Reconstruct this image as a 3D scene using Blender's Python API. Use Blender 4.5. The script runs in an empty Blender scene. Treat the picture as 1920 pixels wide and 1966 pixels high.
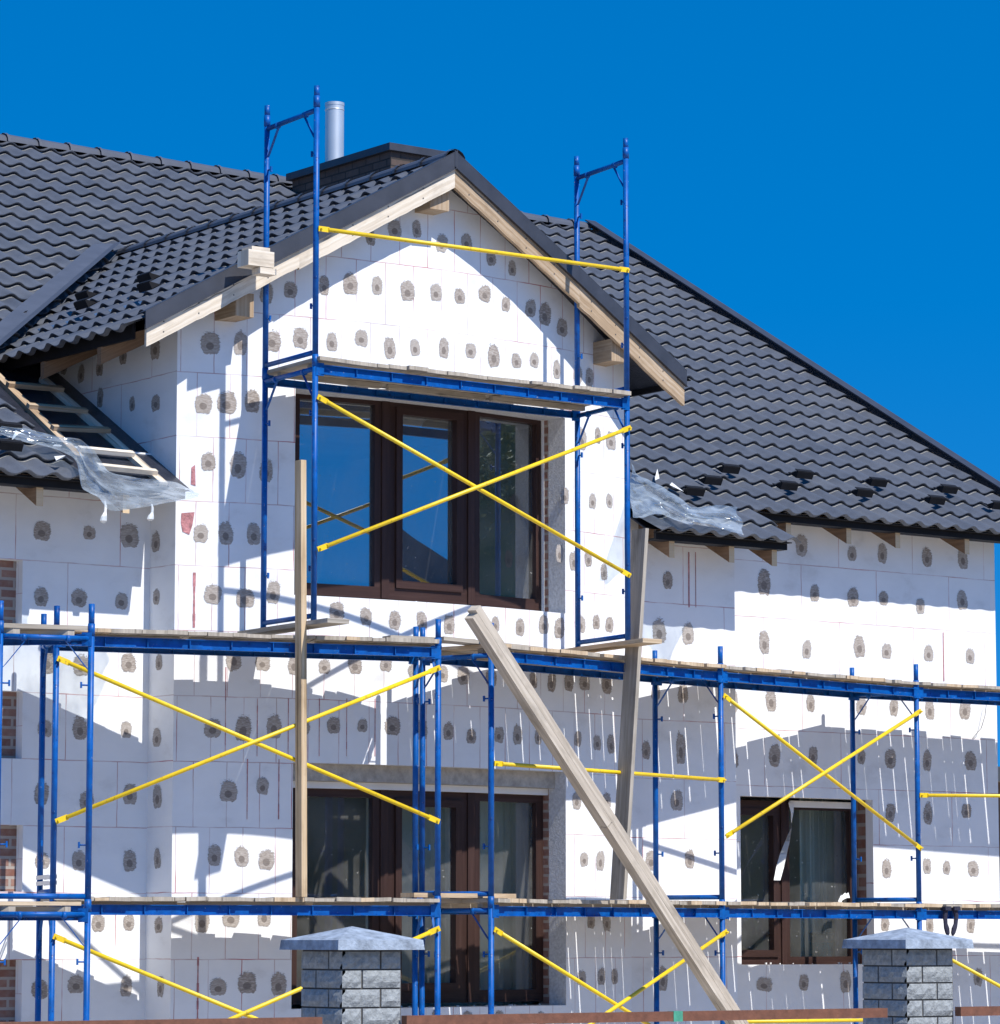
import bpy, math, random
from mathutils import Vector as V
random.seed(7)
SC = bpy.context.scene
COL = SC.collection
# ------------------------------------------------------------------ camera
FPX, CX, CY, HZ, EYE = 6900.0, 960.0, 983.0, 1800.0, 1.65
PITCH = math.atan((HZ - CY) / FPX)
FWD_H, RIGHT, UP = V((.6, .8, 0)), V((.8, -.6, 0)), V((0, 0, 1))
FWD = FWD_H * math.cos(PITCH) + UP * math.sin(PITCH)
UPC = UP * math.cos(PITCH) - FWD_H * math.sin(PITCH)
EYEP = V((0, 0, EYE))
cam = bpy.data.cameras.new('camera')
cam_o = bpy.data.objects.new('camera', cam)
COL.objects.link(cam_o)
cam_o.location = EYEP
cam_o.rotation_euler = (math.pi / 2 + PITCH, 0, -math.atan2(.6, .8))
cam.sensor_fit = 'HORIZONTAL'
cam.sensor_width = 36
cam.lens = 36 * FPX / 1920
cam.clip_end = 3000
SC.camera = cam_o
SC.render.resolution_x, SC.render.resolution_y = 1000, 1024
# ------------------------------------------------------------------ sun and sky
AZ, EL = math.radians(8), math.radians(51.5)
sun_dir = V((math.sin(AZ) * math.cos(EL), -math.cos(AZ) * math.cos(EL), math.sin(EL)))
w = bpy.data.worlds.new('World')
SC.world = w
w.use_nodes = True
nt = w.node_tree
nt.nodes.clear()
sky = nt.nodes.new('ShaderNodeTexSky')
sky.sky_type = 'NISHITA'
sky.sun_disc = False
sky.sun_elevation = EL
sky.sun_rotation = math.atan2(sun_dir.x, sun_dir.y)
sky.air_density = 1.0
sky.dust_density = 0.0
sky.ozone_density = 3.0
hs = nt.nodes.new('ShaderNodeHueSaturation')
hs.inputs['Hue'].default_value = .503
hs.inputs['Saturation'].default_value = 1.47
bg = nt.nodes.new('ShaderNodeBackground')
bg.inputs['Strength'].default_value = 0.137
wo = nt.nodes.new('ShaderNodeOutputWorld')
tc = nt.nodes.new('ShaderNodeTexCoord')            # clear, polarised-looking air: the deep upper-sky blue reaches further down
vm = nt.nodes.new('ShaderNodeVectorMath'); vm.operation = 'MULTIPLY_ADD'
vm.inputs[1].default_value = (1, 1, .8); vm.inputs[2].default_value = (0, 0, .30)
vn = nt.nodes.new('ShaderNodeVectorMath'); vn.operation = 'NORMALIZE'
nt.links.new(tc.outputs['Generated'], vm.inputs[0]); nt.links.new(vm.outputs[0], vn.inputs[0]); nt.links.new(vn.outputs[0], sky.inputs['Vector'])
nt.links.new(sky.outputs[0], hs.inputs['Color'])
nt.links.new(hs.outputs[0], bg.inputs[0])
nt.links.new(bg.outputs[0], wo.inputs[0])
sl = bpy.data.lights.new('sun', 'SUN')
sl.energy = 4.6
sl.angle = math.radians(.5)
sl.color = (1, .96, .9)
so = bpy.data.objects.new('sun', sl)
COL.objects.link(so)
so.rotation_euler = sun_dir.to_track_quat('Z', 'Y').to_euler()
so.location = (10, -20, 40)
SC.view_settings.view_transform = 'Standard'
SC.view_settings.look = 'None'
SC.view_settings.exposure = 0.33
SC.view_settings.gamma = 1

# ------------------------------------------------------------------ pixel -> world helpers (photo pixels, 1920 wide)
def ray(x, y):
    return FWD + RIGHT * ((x - CX) / FPX) - UPC * ((y - CY) / FPX)
def on_y(x, y, Y):
    d = ray(x, y); return EYEP + d * (Y / d.y)
def on_x(x, y, X):
    d = ray(x, y); return EYEP + d * (X / d.x)
def on_z(x, y, Z):
    d = ray(x, y); return EYEP + d * ((Z - EYE) / d.z)
def on_plane(x, y, p, n):
    d = ray(x, y); return EYEP + d * ((p - EYEP).dot(n) / d.dot(n))
BXC, BHW, BHA = 17.14, 2.3, math.radians(17)          # bowed bay: centre, half chord, half angle
BR = BHW / math.sin(BHA)
BYO = 24.05 + BR * math.cos(BHA)
def arc(th, R=BR):
    return V((BXC + R * math.sin(th), BYO - R * math.cos(th), 0))
def on_arc(x, y, R=BR):
    d = ray(x, y); a = d.x ** 2 + d.y ** 2
    b = 2 * (d.x * -BXC + d.y * -BYO); c = BXC ** 2 + BYO ** 2 - R * R
    P = EYEP + d * ((-b - math.sqrt(b * b - 4 * a * c)) / (2 * a))
    return P, math.asin((P.x - BXC) / R)

# ------------------------------------------------------------------ mesh builder
class MB:
    def __init__(s): s.v = []; s.f = []; s.m = []; s.uv = []; s.uv2 = []; s.sm = []; s.seed = []
    def face(s, pts, m=0, uv=None, uv2=None, smooth=False, seed=0.0):
        i = len(s.v); s.v += [tuple(p) for p in pts]
        s.f.append(tuple(range(i, i + len(pts)))); s.m.append(m)
        s.uv.append(uv if uv else [(0, 0)] * len(pts))
        s.uv2.append(uv2 if uv2 else [(9, 9)] * len(pts))
        s.sm.append(smooth); s.seed += [seed] * len(pts)
    def box(s, o, a, b, c, m=0):
        """box from corner o spanned by a (long axis), b, c; uv runs along a"""
        o, a, b, c = V(o), V(a), V(b), V(c)
        if a.cross(b).dot(c) < 0: o = o + c; c = -c
        la, lb, lc = a.length, b.length, c.length
        u0, v0 = random.random() * 20, random.random() * 20
        def q(p, e1, e2, l1, l2):
            s.face([p, p + e1, p + e1 + e2, p + e2], m, [(u0, v0), (u0 + l1, v0), (u0 + l1, v0 + l2), (u0, v0 + l2)])
        def q2(p, e1, e2, l1, l2):      # e2 is the long one
            s.face([p, p + e1, p + e1 + e2, p + e2], m, [(u0, v0), (u0, v0 + l1), (u0 + l2, v0 + l1), (u0 + l2, v0)])
        q2(o, b, a, lb, la); q(o + c, a, b, la, lb)
        q(o, a, c, la, lc); q2(o + b, c, a, lc, la)
        q(o, c, b, lc * .2, lb); q(o + a, b, c, lb * .2, lc)
    def cbox(s, p, q, wv, hv, m=0):
        """bar from p to q centred, cross section full vectors wv, hv"""
        p, q, wv, hv = V(p), V(q), V(wv), V(hv)
        s.box(p - wv / 2 - hv / 2, q - p, wv, hv, m)
    def tube(s, p, q, r, n=12, m=0, cap=True, r2=None):
        p, q = V(p), V(q); d = (q - p).normalized()
        a = d.cross(V((0, 0, 1))) if abs(d.z) < .95 else d.cross(V((1, 0, 0)))
        a.normalize(); b = d.cross(a); r2 = r if r2 is None else r2
        i = len(s.v)
        for k in range(n):
            t = 2 * math.pi * k / n; e = a * math.cos(t) + b * math.sin(t)
            s.v.append(tuple(p + e * r)); s.v.append(tuple(q + e * r2)); s.seed += [0, 0]
        L = (q - p).length
        for k in range(n):
            j = (k + 1) % n
            s.f.append((i + 2 * k, i + 2 * k + 1, i + 2 * j + 1, i + 2 * j)); s.m.append(m); s.sm.append(True)
            s.uv.append([(0, k / n), (L, k / n), (L, (k + 1) / n), (0, (k + 1) / n)]); s.uv2.append([(9, 9)] * 4)
        if cap:
            s.f.append(tuple(i + 2 * k for k in range(n))); s.f.append(tuple(i + 2 * k + 1 for k in reversed(range(n))))
            for _ in (0, 1): s.m.append(m); s.sm.append(False); s.uv.append([(0, 0)] * n); s.uv2.append([(9, 9)] * n)
    def build(s, name, mats, parent=None, origin=None, bevel=0, **tags):
        o0 = V(origin) if origin is not None else (V(parent['base']) if parent is not None and 'base' in parent else V((0, 0, 0)))
        me = bpy.data.meshes.new(name)
        me.from_pydata([(p[0] - o0.x, p[1] - o0.y, p[2] - o0.z) for p in s.v], [], s.f)
        if not isinstance(mats, (list, tuple)): mats = [mats]
        for mm in mats: me.materials.append(mm)
        me.polygons.foreach_set('material_index', s.m)
        me.polygons.foreach_set('use_smooth', s.sm)
        l = me.uv_layers.new(name='UVMap')
        l.data.foreach_set('uv', [c for f in s.uv for p in f for c in p])
        l2 = me.uv_layers.new(name='Patch')
        l2.data.foreach_set('uv', [c for f in s.uv2 for p in f for c in p])
        at = me.attributes.new('seed', 'FLOAT', 'POINT')
        at.data.foreach_set('value', s.seed)
        me.uv_layers.active_index = 0
        me.update()
        o = bpy.data.objects.new(name, me); COL.objects.link(o)
        if parent is not None:
            o.parent = parent; o['base'] = tuple(o0)
            pb = V(parent['base']); o.location = o0 - pb
        else:
            o.location = o0; o['base'] = tuple(o0)
        for k, val in tags.items(): o[k] = val
        if bevel:
            bm = o.modifiers.new('bevel', 'BEVEL'); bm.width = bevel; bm.segments = 1; bm.limit_method = 'ANGLE'
        return o
def thing(name, label, cat, base, group=None):
    o = bpy.data.objects.new(name, None); COL.objects.link(o); o.location = base
    o['base'] = tuple(base); o['label'] = label; o['category'] = cat
    if group: o['group'] = group
    o.empty_display_size = .2
    return o

# ------------------------------------------------------------------ materials
def mat(name):
    m = bpy.data.materials.new(name); m.use_nodes = True
    n = m.node_tree.nodes; n.clear()
    out = n.new('ShaderNodeOutputMaterial'); b = n.new('ShaderNodeBsdfPrincipled')
    m.node_tree.links.new(b.outputs[0], out.inputs[0])
    return m, n, m.node_tree.links, b, out
def rgba(c): return (c[0], c[1], c[2], 1)
def ramp(n, l, src, stops):
    r = n.new('ShaderNodeValToRGB'); e = r.color_ramp.elements
    while len(e) < len(stops): e.new(.5)
    for k, (p, c) in enumerate(stops): e[k].position = p; e[k].color = rgba(c)
    l.new(src, r.inputs[0]); return r.outputs[0]
def noise(n, l, vec, scale, detail=4, rough=.6):
    t = n.new('ShaderNodeTexNoise'); t.inputs['Scale'].default_value = scale
    t.inputs['Detail'].default_value = detail; t.inputs['Roughness'].default_value = rough
    if vec is not None: l.new(vec, t.inputs['Vector'])
    return t.outputs[0]
def mathn(n, l, op, a, b=None, clamp=False):
    t = n.new('ShaderNodeMath'); t.operation = op; t.use_clamp = clamp
    for k, x in enumerate((a, b)):
        if x is None: continue
        if isinstance(x, (int, float)): t.inputs[k].default_value = x
        else: l.new(x, t.inputs[k])
    return t.outputs[0]
def mixc(n, l, fac, a, b):
    t = n.new('ShaderNodeMix'); t.data_type = 'RGBA'
    for k, x in ((0, fac), (6, a), (7, b)):
        if isinstance(x, (int, float)): t.inputs[k].default_value = x
        elif isinstance(x, tuple): t.inputs[k].default_value = rgba(x)
        else: l.new(x, t.inputs[k])
    return t.outputs[2]
def bump(n, l, b, h, strength=.3, dist=.01):
    t = n.new('ShaderNodeBump'); t.inputs['Strength'].default_value = strength; t.inputs['Distance'].default_value = dist
    l.new(h, t.inputs['Height']); l.new(t.outputs[0], b.inputs['Normal'])
def uvn(n, name='UVMap'):
    t = n.new('ShaderNodeUVMap'); t.uv_map = name; return t.outputs[0]
def objc(n): return n.new('ShaderNodeTexCoord').outputs['Object']
def scalev(n, l, vec, s, add=None):
    t = n.new('ShaderNodeMapping'); t.inputs['Scale'].default_value = s
    l.new(vec, t.inputs['Vector'])
    if add is not None: l.new(add, t.inputs['Location'])
    return t.outputs[0]

def simple(name, col, rough=.5, var=.15, nscale=6, metal=0, bumps=0, spec=.5, dirt=None):
    m, n, l, b, o = mat(name)
    c = objc(n); f = noise(n, l, c, nscale, 5)
    lo = tuple(x * (1 - var) for x in col); hi = tuple(min(1, x * (1 + var)) for x in col)
    r = ramp(n, l, f, [(.3, lo), (.7, hi)])
    if dirt:
        f2 = noise(n, l, c, 25, 3)
        k = ramp(n, l, f2, [(.62, (0, 0, 0)), (.7, (1, 1, 1))])
        r = mixc(n, l, k, r, dirt)
        k2 = ramp(n, l, noise(n, l, c, 55, 2), [(.70, (0, 0, 0)), (.735, (1, 1, 1))]); r = mixc(n, l, mathn(n, l, 'MULTIPLY', k2, .7), r, (.42, .40, .37))
        k3 = ramp(n, l, noise(n, l, scalev(n, l, c, (1, 1, .4)), 33, 3), [(.69, (0, 0, 0)), (.73, (1, 1, 1))]); r = mixc(n, l, mathn(n, l, 'MULTIPLY', k3, .6), r, (.10, .045, .025))
    l.new(r, b.inputs['Base Color'])
    b.inputs['Roughness'].default_value = rough; b.inputs['Metallic'].default_value = metal
    b.inputs['Specular IOR Level'].default_value = spec
    if bumps:
        bump(n, l, b, noise(n, l, c, 60, 4), bumps, .01)
    return m
def wood(name, lo, mid, hi, rough=.75, knots=True):
    m, n, l, b, o = mat(name)
    u = uvn(n)
    g = noise(n, l, scalev(n, l, u, (1.2, 40, 1)), 1, 6, .65)
    big = noise(n, l, scalev(n, l, u, (.9, 5, 1)), 1, 3)
    f = mathn(n, l, 'ADD', mathn(n, l, 'MULTIPLY', g, .6), mathn(n, l, 'MULTIPLY', big, .45))
    c = ramp(n, l, f, [(.3, lo), (.52, mid), (.72, hi)])
    if knots:
        vt = n.new('ShaderNodeTexVoronoi'); vt.inputs['Scale'].default_value = 1
        l.new(scalev(n, l, u, (1.7, 7, 1)), vt.inputs['Vector'])
        k = ramp(n, l, vt.outputs['Distance'], [(.04, (1, 1, 1)), (.13, (0, 0, 0))])
        c = mixc(n, l, mathn(n, l, 'MULTIPLY', k, .8), c, tuple(x * .3 for x in mid))
        cr = ramp(n, l, noise(n, l, scalev(n, l, u, (.7, 26, 1)), 1, 2, .4), [(.300, (1, 1, 1)), (.335, (0, 0, 0))])
        c = mixc(n, l, mathn(n, l, 'MULTIPLY', cr, .75), c, tuple(x * .25 for x in mid))
        stn = ramp(n, l, noise(n, l, scalev(n, l, u, (2.2, 6, 1)), 1.3, 4), [(.52, (0, 0, 0)), (.72, (1, 1, 1))])
        c = mixc(n, l, mathn(n, l, 'MULTIPLY', stn, .45), c, tuple(x * .5 for x in lo))
    l.new(c, b.inputs['Base Color']); b.inputs['Roughness'].default_value = rough
    b.inputs['Specular IOR Level'].default_value = .2
    bump(n, l, b, g, .35, .004)
    return m

JZ0, JP = 2.514, .5137
EPSC = (.83, .84, .85)
def eps_nodes(n, l, width, joints):
    """foam board: white beads, faint stains, pinkish foam in the board joints"""
    u = uvn(n)
    st = noise(n, l, scalev(n, l, u, (1, 1.4, 1)), 2.2, 6)
    base = ramp(n, l, st, [(.28, (.68, .68, .68)), (.42, (.79, .80, .81)), (.6, EPSC)])
    if not joints: return base, st
    wob = n.new('ShaderNodeVectorMath'); wob.operation = 'MULTIPLY_ADD'
    nz = n.new('ShaderNodeTexNoise'); nz.inputs['Scale'].default_value = 5; l.new(u, nz.inputs['Vector'])
    l.new(nz.outputs['Color'], wob.inputs[0]); wob.inputs[1].default_value = (.012, .012, 0); l.new(u, wob.inputs[2])
    br = n.new('ShaderNodeTexBrick')
    br.inputs['Scale'].default_value = 1; br.inputs['Brick Width'].default_value = width
    br.inputs['Row Height'].default_value = JP; br.inputs['Mortar Size'].default_value = .0042
    br.inputs['Mortar Smooth'].default_value = .3; br.inputs['Color1'].default_value = (0, 0, 0, 1); br.inputs['Color2'].default_value = (0, 0, 0, 1)
    br.inputs['Mortar'].default_value = (1, 1, 1, 1)
    l.new(wob.outputs[0], br.inputs['Vector'])
    vis = ramp(n, l, noise(n, l, u, 3.1, 3), [(.35, (.25, .25, .25)), (.62, (1, 1, 1))])
    k = mathn(n, l, 'MULTIPLY', br.outputs['Fac'], vis)
    jc = ramp(n, l, noise(n, l, u, 1.3, 2), [(.4, (.5, .40, .40)), (.62, (.46, .16, .17))])
    return mixc(n, l, k, base, jc), st
def eps_mat(name, width):
    m, n, l, b, o = mat(name)
    c, st = eps_nodes(n, l, width, True)
    l.new(c, b.inputs['Base Color']); b.inputs['Roughness'].default_value = .85; b.inputs['Specular IOR Level'].default_value = .15
    bump(n, l, b, noise(n, l, scalev(n, l, uvn(n), (30, 90, 1)), 1, 4), .2, .004)
    return m
def patch_mat():
    m, n, l, b, o = mat('mortar_smear')
    base, st = eps_nodes(n, l, 1, False)
    p = uvn(n, 'Patch')
    at = n.new('ShaderNodeAttribute'); at.attribute_name = 'seed'
    cmb = n.new('ShaderNodeCombineXYZ'); l.new(at.outputs['Fac'], cmb.inputs[2]); l.new(at.outputs['Fac'], cmb.inputs[0])
    pv = n.new('ShaderNodeVectorMath'); pv.operation = 'ADD'; l.new(p, pv.inputs[0]); l.new(cmb.outputs[0], pv.inputs[1])
    sp = n.new('ShaderNodeSeparateXYZ'); l.new(p, sp.inputs[0])
    ax = mathn(n, l, 'POWER', mathn(n, l, 'ABSOLUTE', sp.outputs[0]), 2.4)
    ay = mathn(n, l, 'POWER', mathn(n, l, 'ABSOLUTE', sp.outputs[1]), 2.4)
    r = mathn(n, l, 'POWER', mathn(n, l, 'ADD', ax, ay), 1 / 2.4)
    # flat trowelled lower edge
    low = mathn(n, l, 'MULTIPLY', sp.outputs[1], -1.16)
    r = mathn(n, l, 'MAXIMUM', r, low)
    big = mathn(n, l, 'SUBTRACT', noise(n, l, pv.outputs[0], 1.0, 2), .5)
    fine = mathn(n, l, 'SUBTRACT', noise(n, l, scalev(n, l, pv.outputs[0], (2.2, 9, 1)), 1.6, 5, .7), .5)
    topness = mathn(n, l, 'MULTIPLY_ADD', sp.outputs[1], .55); 
    tn = n.new('ShaderNodeMath'); tn.operation = 'MULTIPLY_ADD'; l.new(sp.outputs[1], tn.inputs[0]); tn.inputs[1].default_value = .4; tn.inputs[2].default_value = .62
    fine = mathn(n, l, 'MULTIPLY', fine, tn.outputs[0])
    rr = mathn(n, l, 'ADD', mathn(n, l, 'ADD', r, mathn(n, l, 'MULTIPLY', big, .42)), mathn(n, l, 'MULTIPLY', fine, 1.15))
    k = ramp(n, l, rr, [(.84, (1, 1, 1)), (.91, (0, 0, 0))])
    tone = noise(n, l, scalev(n, l, pv.outputs[0], (1.2, 7, 1)), 2, 6, .7)
    mc = ramp(n, l, tone, [(.34, (.21, .175, .15)), (.5, (.345, .30, .265)), (.66, (.55, .505, .465))])
    # plug over the dowel head
    off = n.new('ShaderNodeVectorMath'); off.operation = 'ADD'; l.new(p, off.inputs[0]); off.inputs[1].default_value = (0.02, .16, 0)
    sc = n.new('ShaderNodeVectorMath'); sc.operation = 'MULTIPLY'; l.new(off.outputs[0], sc.inputs[0]); sc.inputs[1].default_value = (1, 1.28, 0)
    ln = n.new('ShaderNodeVectorMath'); ln.operation = 'LENGTH'; l.new(sc.outputs[0], ln.inputs[0])
    dk = ramp(n, l, mathn(n, l, 'ADD', ln.outputs['Value'], mathn(n, l, 'MULTIPLY', big, .22)), [(.36, (1, 1, 1)), (.41, (0, 0, 0))])
    plug = ramp(n, l, tone, [(.3, (.165, .14, .125)), (.7, (.25, .215, .19))])
    sv = mathn(n, l, 'FRACT', mathn(n, l, 'MULTIPLY', at.outputs['Fac'], 7.31))
    mc = mixc(n, l, mathn(n, l, 'MULTIPLY', sv, .4), mc, (.50, .465, .43))
    mc = mixc(n, l, mathn(n, l, 'MULTIPLY', dk, .92), mc, plug)
    l.new(mc, b.inputs['Base Color'])
    tp = n.new('ShaderNodeBsdfTransparent'); mx = n.new('ShaderNodeMixShader'); l.new(k, mx.inputs[0]); l.new(tp.outputs[0], mx.inputs[1]); l.new(b.outputs[0], mx.inputs[2]); l.new(mx.outputs[0], o.inputs[0])
    b.inputs['Roughness'].default_value = .9; b.inputs['Specular IOR Level'].default_value = .1
    bump(n, l, b, mathn(n, l, 'MULTIPLY', tone, k), .5, .006)
    return m
def brick_mat(name, c1, c2, mort, bw, rh, ms, rough=.85, rot=False):
    m, n, l, b, o = mat(name)
    u = uvn(n); br = n.new('ShaderNodeTexBrick')
    br.inputs['Scale'].default_value = 1; br.inputs['Brick Width'].default_value = bw; br.inputs['Row Height'].default_value = rh
    br.inputs['Mortar Size'].default_value = ms; br.inputs['Color1'].default_value = rgba(c1); br.inputs['Color2'].default_value = rgba(c2)
    br.inputs['Mortar'].default_value = rgba(mort); l.new(u, br.inputs['Vector'])
    nz = noise(n, l, u, 14, 5)
    c = mixc(n, l, mathn(n, l, 'MULTIPLY', ramp(n, l, nz, [(.4, (0, 0, 0)), (.7, (1, 1, 1))]), .35), br.outputs['Color'], mort)
    l.new(c, b.inputs['Base Color']); b.inputs['Roughness'].default_value = rough
    h = mathn(n, l, 'SUBTRACT', mathn(n, l, 'MULTIPLY', nz, .4), br.outputs['Fac'])
    bump(n, l, b, h, .6, .01)
    return m

M = {}
M['eps_bay'] = eps_mat('foam_board_narrow', .275)
M['eps'] = eps_mat('foam_board', .94)
M['patch'] = patch_mat()
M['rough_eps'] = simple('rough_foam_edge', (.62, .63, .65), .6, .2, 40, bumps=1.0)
def tile_mat():
    m, n, l, b, o = mat('roof_tile_metal')
    c = objc(n); f = noise(n, l, c, 3, 6); g = noise(n, l, c, 90, 2)
    col = ramp(n, l, mathn(n, l, 'ADD', mathn(n, l, 'MULTIPLY', f, .6), mathn(n, l, 'MULTIPLY', g, .4)), [(.35, (.056, .064, .082)), (.65, (.096, .107, .132))])
    dust = ramp(n, l, noise(n, l, scalev(n, l, c, (.9, .9, 2.5)), 1.1, 6, .7), [(.45, (0, 0, 0)), (.75, (1, 1, 1))])
    col = mixc(n, l, mathn(n, l, 'MULTIPLY', dust, .35), col, (.17, .17, .17))
    l.new(col, b.inputs['Base Color'])
    b.inputs['Roughness'].default_value = .52; b.inputs['Specular IOR Level'].default_value = .45
    bump(n, l, b, g, .15, .002)
    return m
M['tile'] = tile_mat()
M['sun_line'] = simple('tile_sunlit_line', (.30, .29, .26), .5, .3, 20)  # pale colour paints the bright sunlit line under each tile course
M['flash'] = simple('dark_flashing', (.04, .043, .055), .45, .2, 5)
M['flash2'] = simple('grey_flashing', (.075, .083, .105), .45, .12, 5)
M['black'] = simple('black_eave_metal', (.010, .010, .012), .65, .3, 5, spec=.2)
M['membrane'] = simple('black_membrane', (.02, .022, .032), .38, .4, 9, bumps=.6)
M['raw'] = wood('fresh_timber', (.46, .37, .27), (.69, .60, .48), (.84, .78, .68))
M['raw2'] = wood('stained_timber', (.20, .12, .07), (.40, .29, .185), (.60, .50, .39))
M['rafter'] = wood('rafter_timber', (.13, .075, .045), (.24, .15, .09), (.34, .23, .15))
M['cutend'] = wood('sawn_end', (.5, .36, .22), (.66, .5, .32), (.78, .66, .48), knots=False)
M['deck'] = wood('weathered_plank', (.24, .21, .17), (.40, .35, .285), (.58, .52, .43))
M['deck2'] = wood('newer_plank', (.36, .25, .15), (.55, .42, .28), (.70, .58, .42))
M['pale'] = wood('pale_old_timber', (.27, .225, .17), (.52, .45, .365), (.70, .63, .53))
M['tan'] = wood('tan_timber', (.27, .17, .09), (.52, .385, .235), (.70, .56, .39))
M['grey'] = wood('grey_plank', (.22, .195, .165), (.39, .35, .295), (.58, .53, .46))
M['blue'] = simple('blue_scaffold_paint', (.0, .085, .33), .42, .25, 14, spec=.3, dirt=(.0, .04, .20))
M['yellow'] = simple('yellow_scaffold_paint', (.80, .55, .012), .42, .1, 8, dirt=(.55, .36, .02))
M['frame'] = wood('brown_window_frame', (.028, .016, .014), (.046, .025, .021), (.07, .04, .034), rough=.4, knots=False)
M['brick'] = brick_mat('red_brick', (.20, .085, .06), (.29, .15, .11), (.36, .31, .27), .25, .077, .012)
M['chimney'] = brick_mat('dark_brick', (.085, .058, .047), (.12, .082, .066), (.03, .026, .024), .25, .077, .008)
M['block'] = simple('split_stone', (.27, .29, .30), .9, .28, 30, bumps=1.0)
M['mortar'] = simple('joint_mortar', (.07, .065, .06), .95, .2, 20)
M['cap'] = simple('cast_stone_cap', (.26, .31, .38), .8, .38, 16, bumps=.7)
M['rust'] = simple('rusty_primer', (.155, .062, .036), .7, .25, 18, bumps=.3)
M['green'] = simple('green_weld_paint', (.06, .30, .20), .6, .2, 30)
M['steel'] = simple('galvanised_steel', (.66, .67, .66), .42, .06, 3, metal=.65)
M['white'] = simple('white_strip', (.78, .78, .76), .5, .05, 5)
M['plaster'] = simple('cement_lintel', (.42, .385, .335), .9, .25, 14, bumps=.6)
M['pink'] = simple('pink_foam_glue', (.46, .20, .21), .8, .4, 25, bumps=.8)
M['inner'] = simple('room_plaster', (.46, .48, .47), .9, .1, 2)
M['inner_lt'] = simple('pale_room_plaster', (.68, .74, .69), .9, .1, 2)
M['soil'] = simple('building_site_soil', (.40, .355, .30), .95, .35, 1.5, bumps=.5)
M['glove'] = simple('dark_glove_fabric', (.022, .022, .045), .9, .4, 40)
M['teal'] = simple('teal_label', (.05, .34, .42), .5, .5, 14)
M['pail'] = simple('pail_plastic', (.30, .33, .32), .5, .3, 12)
M['wire'] = simple('thin_wire', (.10, .09, .085), .6, .1, 5)
M['leaf'] = simple('leaves', (.09, .15, .05), .6, .5, .6)
M['leaf2'] = simple('leaves_pale', (.15, .20, .085), .6, .5, .6)
M['bark'] = simple('bark', (.09, .07, .05), .9, .3, 8)
M['brown'] = simple('brown_cladding', (.16, .10, .07), .8, .3, 4)
M['farwall'] = simple('pale_render', (.6, .57, .5), .9, .08, 2)
def glass_mat(name, fac, tint=(.74, .82, .82), dust=1.0):
    m, n, l, b, o = mat(name); n.remove(b)
    g = n.new('ShaderNodeBsdfGlossy'); g.inputs['Roughness'].default_value = .006; g.inputs['Color'].default_value = (.86, .93, 1, 1)
    t = n.new('ShaderNodeBsdfTransparent'); t.inputs['Color'].default_value = rgba(tint)
    d = n.new('ShaderNodeBsdfDiffuse'); d.inputs['Color'].default_value = (.5, .5, .48, 1)
    lw = n.new('ShaderNodeFresnel'); lw.inputs[0].default_value = 1.6
    c = objc(n)
    k = mathn(n, l, 'ADD', lw.outputs[0], fac, True)
    mx = n.new('ShaderNodeMixShader'); l.new(k, mx.inputs[0]); l.new(t.outputs[0], mx.inputs[1]); l.new(g.outputs[0], mx.inputs[2])
    # building dust and spatter on the pane
    sp = ramp(n, l, noise(n, l, c, 38, 2), [(.70, (0, 0, 0)), (.76, (.7, .7, .7))])
    fl = ramp(n, l, noise(n, l, c, 2.5, 5), [(.35, (.04, .04, .04)), (.75, (.12, .12, .12))])
    ds = mathn(n, l, 'MAXIMUM', sp, mathn(n, l, 'MULTIPLY', fl, dust, True))
    mx2 = n.new('ShaderNodeMixShader'); l.new(ds, mx2.inputs[0]); l.new(mx.outputs[0], mx2.inputs[1]); l.new(d.outputs[0], mx2.inputs[2])
    bp = n.new('ShaderNodeBump'); bp.inputs['Strength'].default_value = .02; bp.inputs['Distance'].default_value = .02
    l.new(noise(n, l, c, 1.3, 1), bp.inputs['Height']); l.new(bp.outputs[0], g.inputs['Normal'])
    l.new(mx2.outputs[0], o.inputs[0])
    return m
M['glass'] = glass_mat('window_glass', .27, (.74, .82, .82), 1.5)
M['glass_lo'] = glass_mat('window_glass_clear', .11, (.86, .92, .91), 1.7)
M['glass_c'] = glass_mat('window_glass_plain', .04, (.86, .92, .90), 1.3)
def film_mat():
    m, n, l, b, o = mat('plastic_film'); n.remove(b)
    g = n.new('ShaderNodeBsdfGlossy'); g.inputs['Roughness'].default_value = .09; g.inputs['Color'].default_value = (1, 1, 1, 1)
    t = n.new('ShaderNodeBsdfTransparent'); t.inputs['Color'].default_value = (.86, .92, .96, 1)
    d = n.new('ShaderNodeBsdfDiffuse'); d.inputs['Color'].default_value = (.60, .70, .80, 1)
    tr = n.new('ShaderNodeBsdfTranslucent'); tr.inputs['Color'].default_value = (.7, .78, .85, 1)
    c = objc(n)
    a1 = n.new('ShaderNodeMixShader'); a1.inputs[0].default_value = .4; l.new(d.outputs[0], a1.inputs[1]); l.new(tr.outputs[0], a1.inputs[2])
    lw = n.new('ShaderNodeLayerWeight'); lw.inputs[0].default_value = .35
    cr = ramp(n, l, noise(n, l, c, 5, 6, .65), [(.42, (.03, .03, .03)), (.72, (.48, .48, .48))])
    f = mathn(n, l, 'ADD', cr, mathn(n, l, 'MULTIPLY', lw.outputs['Facing'], .35), True)
    a2 = n.new('ShaderNodeMixShader'); l.new(f, a2.inputs[0]); l.new(t.outputs[0], a2.inputs[1]); l.new(a1.outputs[0], a2.inputs[2])
    a3 = n.new('ShaderNodeMixShader'); a3.inputs[0].default_value = .18; l.new(a2.outputs[0], a3.inputs[1]); l.new(g.outputs[0], a3.inputs[2])
    l.new(a3.outputs[0], o.inputs[0])
    return m
M['film'] = film_mat()

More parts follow.
